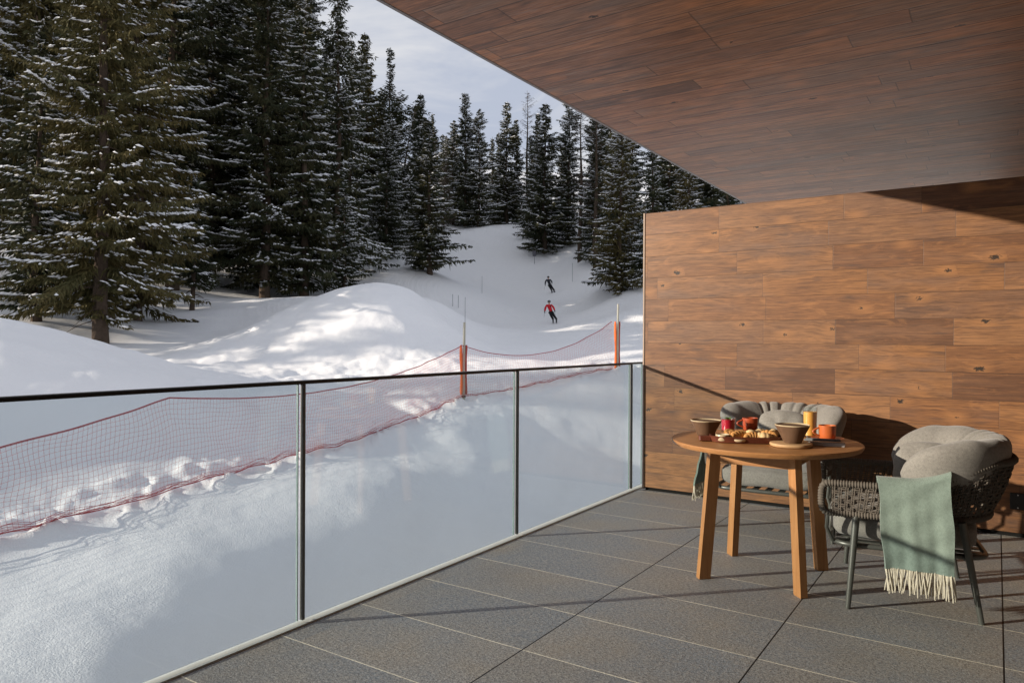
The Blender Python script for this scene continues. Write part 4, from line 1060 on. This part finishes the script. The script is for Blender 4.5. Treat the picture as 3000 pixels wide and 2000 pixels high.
def throw(label, Mx, X, yA, yB, zin, zout, ztopf, skew=.0, seed=1, side=1, fl=.11, yskew=.02):
    """wool throw folded over an arm; local x = across the arm"""
    rd = random.Random(seed); nu, nv = 46, 60; P = []; root = None
    for i in range(nu):
        u = i/(nu-1); y = yA+(yB-yA)*u; zt = ztopf(y); row = []
        path = []
        n1 = 14
        for k in range(n1): q = k/n1; path.append((X-.060+.02*q, zin+(zt-zin)*q))
        for k in range(13):
            a = PI-PI*k/12; path.append((X+.012+.032*math.cos(a), zt+.002+.024*math.sin(a)))
        n2 = nv-n1-13
        for k in range(1, n2+1):
            q = k/n2; path.append((X+.044+.026*q+skew*q, zt+(zout-zt)*q))
        for j, (xx, zz) in enumerate(path):
            q = max(0, (j-n1-12)/(n2)); inn = max(0, 1-j/n1)
            f = (q**.7)*(.005*math.sin(u*PI*4+seed)+.002*math.sin(u*PI*9+2)) + .002*math.sin(j*.6+u*8)
            yy = y + yskew*q + .004*math.sin(j*.25+u*3)*(1 if u in (0, 1) else .5) + (.5-u)*.012*q
            row.append(Vector((side*(xx+f), yy, zz + .004*math.sin(u*4)*q)))
        P.append(row)
    th = .0055; b = MB()
    nrm = []
    for i in range(nu):
        r = []
        for j in range(nv):
            du = P[min(nu-1, i+1)][j]-P[max(0, i-1)][j]; dv = P[i][min(nv-1, j+1)]-P[i][max(0, j-1)]
            r.append(dv.cross(du).normalized()*side)
        nrm.append(r)
    O = [[P[i][j]+nrm[i][j]*th for j in range(nv)] for i in range(nu)]
    I = [[P[i][j]-nrm[i][j]*th for j in range(nv)] for i in range(nu)]
    ring = [O[i]+list(reversed(I[i])) for i in range(nu)]
    b.grid(ring, closed_v=True); m = len(ring[0])
    for e, rv in ((0, False), (nu-1, True)):
        fs = []
        for j in range(nv-1): fs.append((j, j+1, m-2-j, m-1-j) if rv else (m-1-j, m-2-j, j+1, j))
        b.add(ring[e], fs)
    o = b.build('throw_blanket', M['throw'], angle=60); o.matrix_world = Mx
    tag(o, label, 'blanket')
    f = MB()
    for k in range(34):
        u = (k+.5)/34*(nu-1); i = int(u); p = P[i][-1].lerp(P[min(nu-1, i+1)][-1], u-i)
        for q in range(2):
            dy = rd.uniform(-.014, .014); dx = rd.uniform(-.010, .012); L = fl*rd.uniform(.86, 1.08); off = Vector((rd.uniform(-.004, .004), (q-.5)*.004, .004))
            f.tube([p+off, p+off+Vector((dx*.4, dy*.5, -L*.4)), p+off+Vector((dx*.7+rd.uniform(-.004, .004), dy, -L*.75)), p+off+Vector((dx, dy*1.3, -L))], [.0030, .0027, .0027, .0022], 5)
    f.build('fringe', M['fringe'], o)
    return o
zt2 = lambda y: .590 + .125*sm(-.02, .36, y)
throw('sage green wool throw with cream fringe hanging over the near arm of the right armchair', C2M, .365, -.150, .135, .44, .222, zt2, seed=2)
throw('sage green throw seen edge on, hanging from the armchair behind the table', C1M, .365, -.27, -.02, .46, .262, zt2, seed=5, side=-1, fl=.10, yskew=-.03, skew=.045)

# ------------------------------------------------------------------ breakfast on the table
def obj_at(name, bld, mats, loc, label, cat, rz=0, ang=40, group=None):
    o = bld.build(name, mats, angle=ang); o.location = loc; o.rotation_euler = (0, 0, rz); return tag(o, label, cat, group)
def bowl(loc, label, rz, k=1.0):
    wob = lambda a, z: .02*math.sin(a*3+1)*(z/.09) + .012*math.sin(a*7)*(z/.09)
    root = thing('bowl', label, 'bowl', loc, rz, 'dark stoneware bowls with cream rims')
    b = MB(); b.lathe([(0, .0), (.038, .0), (.042, .004), (.058, .040), (.078, .078), (.0815, .0865)], 56, wob=wob); b.build('outer_body', M['stoneware'], root)
    b = MB(); b.lathe([(.0815, .0862), (.0825, .0895), (.080, .0915), (.076, .088), (.054, .042), (.036, .012), (0, .010)], 56, wob=wob); b.build('glazed_inside', M['cream_glaze'], root)
    root.scale = (k, k, k); return root
RTV = Vector((.832, .554, 0)); FWV = Vector((-.554, .832, 0))
bowl((1.178, 3.90, TZ), 'dark stoneware bowl with cream rim, left end of the table behind the tray handle', .3)
b = MB(); P = []
b.lathe([(0, 0), (.088, 0), (.098, .004), (.101, .011), (.098, .018), (.090, .020), (0, .020)], 48, wob=lambda a, z: .035*math.sin(a*2+.5)+.02*math.sin(a*5))
obj_at('serving_board', b, M['lightwood'], (1.650, 3.790, TZ), 'small pale wooden slice board under the right stoneware bowl', 'board', .3)
bowl((1.660, 3.775, TZ+.020), 'dark stoneware bowl with cream rim standing on the pale wooden slice board', 1.3)
# tray
ta = math.atan2(RTV.y, RTV.x)-.10
tr_c = Vector((1.425, 3.815, TZ)); TM = Matrix.Translation(tr_c) @ Matrix.Rotation(ta, 4, 'Z')
root = thing('serving_tray', 'long dark red wooden tray with rounded ends and a block handle, full of pastries', 'tray', tr_c, ta)
b = MB(); out = []; 
def oval(a, L, W, z, pw=2.8):
    ca, sa = math.cos(a), math.sin(a); return Vector((L*math.copysign(abs(ca)**(2/pw), ca), W*math.copysign(abs(sa)**(2/pw), sa), z))
rings = [(.165, .060, 0), (.180, .075, .004), (.188, .083, .030), (.190, .085, .034), (.183, .078, .035), (.176, .072, .012), (.150, .05, .010)]
P = [[oval(2*PI*k/64, L, W_, z) for k in range(64)] for L, W_, z in rings]
b.grid(P, closed_v=True); b.add(P[0], [tuple(range(63, -1, -1))]); b.add(P[-1], [tuple(range(64))]); b.build('tray_body', M['tray'], root)
b = MB(); b.box((-.212, .010, .016), (.030, .021, .013), bev=.004); b.build('handle', M['tray'], root, smooth=False)
def on_tray(x, y, z=.011): return TM @ Vector((x, y, z))
b = MB(); b.lathe([(0, 0), (.030, 0), (.033, .004), (.035, .030), (.0335, .0325), (.0305, .028), (.029, .008), (0, .007)], 36)
obj_at('ramekin', b, M['cream_glaze'], on_tray(-.130, -.035), 'small cream ramekin at the left end of the tray', 'ramekin')
b = MB(); b.lathe([(0, .0), (.036, .0), (.041, .006), (.0415, .012), (.038, .0125), (0, .010)], 30)
obj_at('sauce_dish', b, M['cream_glaze'], on_tray(-.050, -.048), 'flat cream dish at the near side of the tray', 'dish')
def roll(loc, label, rz, turns=2.4, r=.036, h=.032):
    b = MB(); P = []; n = 90
    for i in range(n):
        a = turns*2*PI*i/(n-1); rr = .007+(r-.010)*i/(n-1); z = h*.55+.006*(1-i/(n-1))
        P.append((rr*math.cos(a), rr*math.sin(a), z))
    b.tube(P, [.010+.0012*math.sin(i*.6) for i in range(n)], 9)
    b.lathe([(0, .0), (r*.82, .0), (r*.96, .008), (r*.9, h*.55), (r*.4, h*.72), (0, h*.72)], 30)
    o = b.build('cinnamon_roll', M['pastry'], angle=60); o.location = loc; o.rotation_euler = (R(38), 0, rz); return tag(o, label, 'pastry')
def croissant(loc, label, rz, k=1.0, tilt=0.0, mat='pastry', name='croissant'):
    b = MB(); P = []; n = 64; rs = []
    for i in range(n):
        u = i/(n-1); a = R(-62+124*u); P.append((.055*math.sin(a), .055*math.cos(a)-.045, .018+.004*math.sin(u*PI)))
        e = math.sin(u*PI)**.7; rs.append(.004+.019*e*(1+.16*abs(math.sin(u*PI*5.5))))
    b.tube(P, rs, 12); o = b.build(name, M[mat], angle=60); o.location = loc; o.rotation_euler = (tilt, 0, rz); o.scale = (k, k, k)
    return tag(o, label, 'pastry')
roll(on_tray(-.078, .022, .020), 'golden cinnamon roll standing at the left on the tray', ta+.2)
croissant(on_tray(-.045, -.020, .014), 'small croissant lying in front of the cinnamon roll', ta+.4)
croissant(on_tray(-.012, .036, .016), 'croissant at the back of the tray between roll and bun', ta+2.2, .9)
# bun sandwich
root = thing('berry_bun', 'round bun with dark berry filling in the middle of the tray', 'bun', on_tray(.020, .0, .012), ta)
b = MB(); b.lathe([(0, 0), (.026, 0), (.031, .006), (.030, .015), (0, .017)], 28); b.build('bun_base', M['bread'], root)
b = MB(); b.lathe([(0, .014), (.030, .014), (.034, .020), (.032, .028), (0, .030)], 28, wob=lambda a, z: .10*math.sin(a*6)+.06*math.sin(a*11)); b.build('filling', M['filling'], root)
b = MB(); b.lathe([(0, .027), (.026, .027), (.029, .033), (.024, .045), (.012, .052), (0, .053)], 28); b.build('bun_top', M['bread'], root)
for i, (x, y, z, rz, tl, m, l) in enumerate([(.075, .030, .020, .5, .3, 'bread', 'pale twisted roll at the back right of the tray'), (.105, -.010, .020, -.5, .2, 'pastry', 'golden half moon pastry at the right of the tray'),
        (.070, -.040, .014, 2.8, 0, 'bread', 'pale roll lying at the near right rim of the tray'), (.140, .020, .022, 1.1, .35, 'bread', 'pale pastry stick at the right end of the tray'), (.020, -.050, .014, .1, 0, 'pastry', 'browned small croissant in front of the bun')]):
    croissant(on_tray(x, y, z), l, ta+rz, .95, tl, m, 'pastry')
rdm = random.Random(4)
b = MB()
for k in range(26):
    p = Vector((rdm.uniform(-.10, .15), rdm.uniform(-.055, .055), .013)); r = rdm.uniform(.004, .008)
    b.lathe([(0, -r*.5), (r*.9, -r*.2), (r, .2*r), (r*.6, r*.8), (0, r)], 8, p)
o = b.build('crumbs', M['filling'], angle=None); o.matrix_world = TM; tag(o, 'dark berries and crumbs strewn between the pastries on the tray', 'berries', kind='stuff')
def glass(loc, label, r, h, lv, liquid, cat, taper=1.0, extra=None):
    root = thing('drinking_glass', label, cat, loc)
    b = MB(); b.lathe([(0, 0), (r*taper, 0), (r, h), (r-.002, h), (r*taper-.002, .010), (0, .009)], 40); b.build('tumbler', M['tumbler'], root)
    b = MB(); b.lathe([(0, .0095), (r*taper-.0025, .0105), (r*taper+(r-r*taper)*lv/h-.0025, lv), (0, lv)], 40); b.build('drink', M[liquid], root)
    if extra: extra(root)
    return root
def mint(root):
    b = MB(); rd = random.Random(3)
    for k in range(8):
        a = k*.85; L = .022+.008*rd.random(); up = rd.uniform(.25, 1.2)
        d = Vector((math.cos(a), math.sin(a), up)).normalized(); s_ = Vector((-math.sin(a), math.cos(a), 0)); p = Vector((0, 0, .070))
        b.add([p, p+d*L*.5+s_*.008, p+d*L+Vector((0, 0, -.003)), p+d*L*.5-s_*.008, p+d*L*.5+Vector((0, 0, .003))], [(0, 1, 4), (1, 2, 4), (2, 3, 4), (3, 0, 4)])
    b.build('mint_sprig', M['mint'], root)
glass((1.209, 4.195, TZ), 'short glass of crimson berry drink with a mint sprig, left rear of the table', .041, .082, .070, 'berry', 'glass', .93, mint)
glass((1.650, 4.226, TZ), 'tall tumbler of orange juice at the back of the table', .0375, .163, .138, 'juice', 'glass', .9)
def cup(loc, label, rz, r, h, mat, group, saucer=False):
    root = thing('cup', label, 'cup', loc, rz, group)
    b = MB(); b.lathe([(0, 0), (r*.80, 0), (r*.88, .004), (r*.96, h*.4), (r, h), (r-.004, h), (r*.9, h*.4), (r*.78, .008), (0, .007)], 40); b.build('cup_body', M[mat], root)
    b = MB(); b.tube([(-r*.95-.034*math.sin(PI*k/10)*1.0, 0, h*.84-(h*.6)*k/10) for k in range(11)], .0048, 8); b.build('handle', M[mat], root)
    b = MB(); b.lathe([(0, h*.78), (r*.93, h*.78)], 30); b.add([(0, 0, 0)], []); b.build('coffee', M['coffee'], root)
    return root
M['coffee'] = simple('coffee', (.05, .02, .01), .2, .5)
cup((1.290, 4.360, TZ), 'patterned dark red cup behind the pastries', math.atan2(RTV.y, RTV.x), .045, .070, 'terra_dark', 'coffee cups on the table')
b = MB(); b.lathe([(0, 0), (.040, 0), (.055, .004), (.080, .013), (.082, .016), (.078, .016), (.052, .008), (0, .007)], 48)
obj_at('saucer', b, M['terracotta'], (1.756, 4.130, TZ), 'orange terracotta saucer at the right of the table', 'saucer')
cup((1.756, 4.130, TZ+.0075), 'plain orange terracotta cup on the orange saucer', math.atan2(RTV.y, RTV.x), .044, .073, 'terracotta', 'coffee cups on the table')
# folded napkins and cutlery
na = math.atan2(RTV.y, RTV.x)-.42
b = MB()
for k, (hx, hy, z) in enumerate(((.088, .040, .003), (.085, .036, .009), (.082, .033, .0145))):
    b.box((.004*k, -.002*k, z), (hx, hy, .0028), Matrix.Rotation(.03*k, 3, 'Z'), bev=.0024)
obj_at('napkin', b, M['napkin'], (1.785, 3.930, TZ), 'folded white napkin under the cutlery at the right of the table', 'napkin', na, 60)
b = MB()
b.box((0, 0, .0035), (.086, .018, .0034), bev=.003); b.box((0.004, .002, .0095), (.080, .016, .0024), bev=.0022)
obj_at('napkin', b, M['greycloth'], (1.765, 3.948, TZ+.0177), 'narrow grey striped cloth folded on top of the white napkin', 'napkin', na+.06, 60)
b = MB(); b.box((.045, 0, 0), (.045, .0065, .0022), bev=.002); b.box((-.050, 0, 0), (.052, .008, .0012), bev=.001)
obj_at('knife', b, M['steel'], (1.790, 3.900, TZ+.0198), 'steel knife lying along the folded white napkin', 'knife', na+.05, 60)
b = MB(); b.box((.040, 0, 0), (.050, .005, .0018), bev=.0016); b.box((-.022, 0, 0), (.014, .010, .0016), bev=.0015)
for k in range(4): b.box((-.055, -.0078+.0052*k, 0), (.021, .0013, .0013), bev=.001)
obj_at('fork', b, M['steel'], (1.775, 3.915, TZ+.0196), 'steel fork lying beside the knife on the white napkin', 'fork', na+.12, 60)

# ------------------------------------------------------------------ skiers
M['skin'] = simple('skin', (.55, .33, .23), .6, .3)
M['red_jacket'] = simple('red_jacket', (.55, .015, .025), .7, .2, var=.2)
M['navy_jacket'] = simple('dark_jacket', (.022, .024, .034), .7, .2, var=.2)
M['black_cloth'] = simple('black_ski_trousers', (.012, .012, .015), .75, .2, var=.2)
M['helmet'] = simple('dark_helmet', (.03, .032, .034), .35, .5)
M['helmet_grey'] = simple('grey_helmet', (.09, .10, .10), .35, .5)
M['boots'] = simple('ski_boots', (.06, .06, .065), .4, .5)
M['skis'] = simple('skis', (.05, .05, .055), .4, .5)
def skin_mesh(name, verts, edges, radii, root_i, mats, parent, matf=None):
    me = bpy.data.meshes.new(name); me.from_pydata(verts, edges, []); o = bpy.data.objects.new(name, me); COL.objects.link(o)
    md = o.modifiers.new('skin', 'SKIN'); md.use_smooth_shade = True; md.branch_smoothing = .6
    if not me.skin_vertices:
        bpy.context.view_layer.objects.active = o
    for i, r in enumerate(radii):
        me.skin_vertices[0].data[i].radius = r if isinstance(r, tuple) else (r, r)
        me.skin_vertices[0].data[i].use_root = (i == root_i)
    o.modifiers.new('sub', 'SUBSURF').levels = 2; o.modifiers['sub'].render_levels = 2
    dg = bpy.context.evaluated_depsgraph_get(); bpy.context.view_layer.update()
    m2 = bpy.data.meshes.new_from_object(o.evaluated_get(bpy.context.evaluated_depsgraph_get()))
    m2.name = name; o.modifiers.clear(); o.data = m2; m2.materials.clear()
    for m in mats: m2.materials.append(m)
    for p in m2.polygons:
        p.use_smooth = True
        if matf: p.material_index = matf(p.center)
    o.parent = parent; return o
def skier(x, y, rz, label, jacket, helm, lean, arms):
    root = thing('person', label, 'person', (x, y, g1(x, y)+.03), rz, None)
    # local: skier faces -Y (towards the camera), X = skier's left on the right of the picture
    L = lean
    hip = Vector((-.28*L, 0, .84)); chest = Vector((-.42*L-.02, -.07, 1.22)); neck = Vector((-.46*L-.02, -.08, 1.42)); head = Vector((-.47*L-.02, -.11, 1.58))
    feet = [Vector((-.13, -.02, .06)), Vector((.13, .02, .06))]; feet = [f+Vector((.10*L, 0, 0)) for f in feet]
    hips = [hip+Vector((-.10, 0, -.04)), hip+Vector((.10, 0, -.04))]
    knees = [(hips[i]+feet[i])/2+Vector((.02*L, -.13, .02)) for i in (0, 1)]
    ank = [feet[i]+Vector((0, -.02, .10)) for i in (0, 1)]
    sh = [neck+Vector((-.19, .01, -.07)), neck+Vector((.19, .01, -.07))]
    el = [sh[i]+Vector(arms[i][0]) for i in (0, 1)]; ha = [el[i]+Vector(arms[i][1]) for i in (0, 1)]
    v = [hip, (hip+chest)/2, chest, neck, head, head+Vector((0, -.005, .10))]; r = [(.135, .11), (.125, .095), (.165, .11), .055, (.078, .09), .06]
    e = [(0, 1), (1, 2), (2, 3), (3, 4), (4, 5)]
    for i in (0, 1):
        o = len(v); v += [hips[i], knees[i], ank[i], feet[i]+Vector((0, -.12, -.01))]; r += [.095, .065, .05, .045]; e += [(0, o), (o, o+1), (o+1, o+2), (o+2, o+3)]
        o = len(v); hd = (ha[i]-el[i]).normalized(); v += [sh[i], el[i], ha[i], ha[i]+hd*.08]; r += [.065, .046, .036, .036]; e += [(2, o), (o, o+1), (o+1, o+2), (o+2, o+3)]
    body = skin_mesh('body', [tuple(p) for p in v], e, r, 0, [M['skin'], M['black_cloth']], root, lambda c: 0 if c.z > 1.40 else 1)
    # gloves with five fingers closed round the pole grips
    for i in (0, 1):
        hd = (ha[i]-el[i]).normalized(); g = MB(); base = ha[i]+hd*.03; sidev = Vector((1 if i else -1, 0, 0)); fr = Vector((0, -1, 0))
        g.tube([ha[i]-hd*.02, base, base+hd*.05], [.035, .044, .036], 10)
        for k in range(4):
            p = base+hd*(.045-.004*abs(k-1.5))+fr*(.030-.02*k); g.tube([p, p+hd*.030-sidev*.01, p+hd*.030-sidev*.045, p+hd*.005-sidev*.055], [.012, .0115, .0105, .009], 6)
        p = base+fr*.03; g.tube([p, p+fr*.03+hd*.02-sidev*.01, p+fr*.03+hd*.04-sidev*.035], [.013, .012, .010], 6)
        g.build('glove', M['black_cloth'], root)
        q = MB(); tip = ha[i]+hd*.05; q.tube([tip+Vector((0, -.12, .10)), tip, tip+Vector((.05*(1 if i else -1), .75, -.40))], [.013, .008, .006], 6); q.build('ski_pole', M['skis'], root)
    # jacket
    jv = [hip+Vector((0, 0, -.02)), (hip+chest)/2, chest, neck+Vector((0, 0, -.03))]; jr = [(.205, .165), (.195, .155), (.225, .165), (.095, .095)]; je = [(0, 1), (1, 2), (2, 3)]
    for i in (0, 1):
        o = len(jv); jv += [sh[i], el[i], ha[i]-(ha[i]-el[i])*.08]; jr += [.100, .080, .066]; je += [(2, o), (o, o+1), (o+1, o+2)]
    skin_mesh('jacket', [tuple(p) for p in jv], je, jr, 0, [M[jacket]], root)
    tv = [hip+Vector((0, 0, -.03))]; tr2 = [(.15, .125)]; te = []
    for i in (0, 1):
        o = len(tv); tv += [hips[i]+Vector((0, 0, -.05)), knees[i], ank[i]+Vector((0, 0, .12))]; tr2 += [.122, .096, .086]; te += [(0, o), (o, o+1), (o+1, o+2)]
    skin_mesh('ski_trousers', [tuple(p) for p in tv], te, tr2, 0, [M['black_cloth']], root)
    h = MB(); h.lathe([(.118, -.02), (.130, .02), (.128, .07), (.105, .125), (.06, .155), (0, .165)], 20, (0, 0, 0), sy=1.12)
    ho = h.build('helmet', M[helm], root); ho.location = head+Vector((0, .015, .0))
    gg = MB(); gg.box((0, -.118, .015), (.080, .022, .038), bev=.02); gg.build('goggles', M['helmet'], ho)
    for sx in (-1, 1):
        n = MB(); n.lathe([(.0, -.02), (.018, 0), (0, .02)], 8)
    f = MB(); f.lathe([(0, -.03), (.016, -.01), (.012, .01), (0, .02)], 8, head+Vector((0, -.10, -.02))); f.build('nose', M['skin'], body)
    f = MB(); f.box(head+Vector((0, -.088, -.065)), (.024, .006, .005), bev=.002); f.build('mouth', M['lips'], body)
    for i in (0, 1):
        bt = MB(); c = feet[i]
        bt.tube([c+Vector((0, -.17, .01)), c+Vector((0, -.08, .02)), c+Vector((0, .03, .03)), c+Vector((0, .05, .02))], [.045, .058, .062, .05], 10)
        bt.tube([c+Vector((0, 0, .02)), c+Vector((0, -.035, .16)), c+Vector((0, -.06, .28))], [.062, .066, .07], 12); bt.build('ski_boot', M['boots'], root)
        sk = MB(); P = []
        for k in range(21):
            u = k/20; yy = .78-1.66*u; z = -.035 + (.12*max(0, (u-.86)/.14)**2); wd = .036+.012*abs(2*u-1)**2 if u < .97 else .02
            P.append([(c.x-wd, yy, z+.0), (c.x+wd, yy, z), (c.x+wd, yy, z+.016), (c.x-wd, yy, z+.016)])
        sk.grid(P, closed_v=True); sk.add(P[0], [(3, 2, 1, 0)]); sk.add(P[-1], [(0, 1, 2, 3)]); sk.build('ski', M['skis'], root, smooth=False)
    return root
M['lips'] = simple('lips', (.40, .16, .13), .6, .3)
fa = math.atan2(-49.26, 2.5+26.4)+PI/2
skier(-26.37, 49.26, fa, 'skier in a red jacket and black trousers leaning into a turn, nearer of the two', 'red_jacket', 'helmet_grey', .75, [((-.12, -.02, -.25), (-.04, -.08, -.27)), ((.16, -.02, -.20), (.08, -.08, -.24))])
skier(-36.67, 66.44, fa+.1, 'skier all in dark clothes higher up the run behind the red jacket', 'navy_jacket', 'helmet', .85, [((-.12, .0, -.26), (-.02, -.05, -.27)), ((.17, .02, -.17), (.02, -.10, -.17))])
print('objects', len(bpy.data.objects), 'tris', sum(len(m.polygons) for m in bpy.data.meshes))
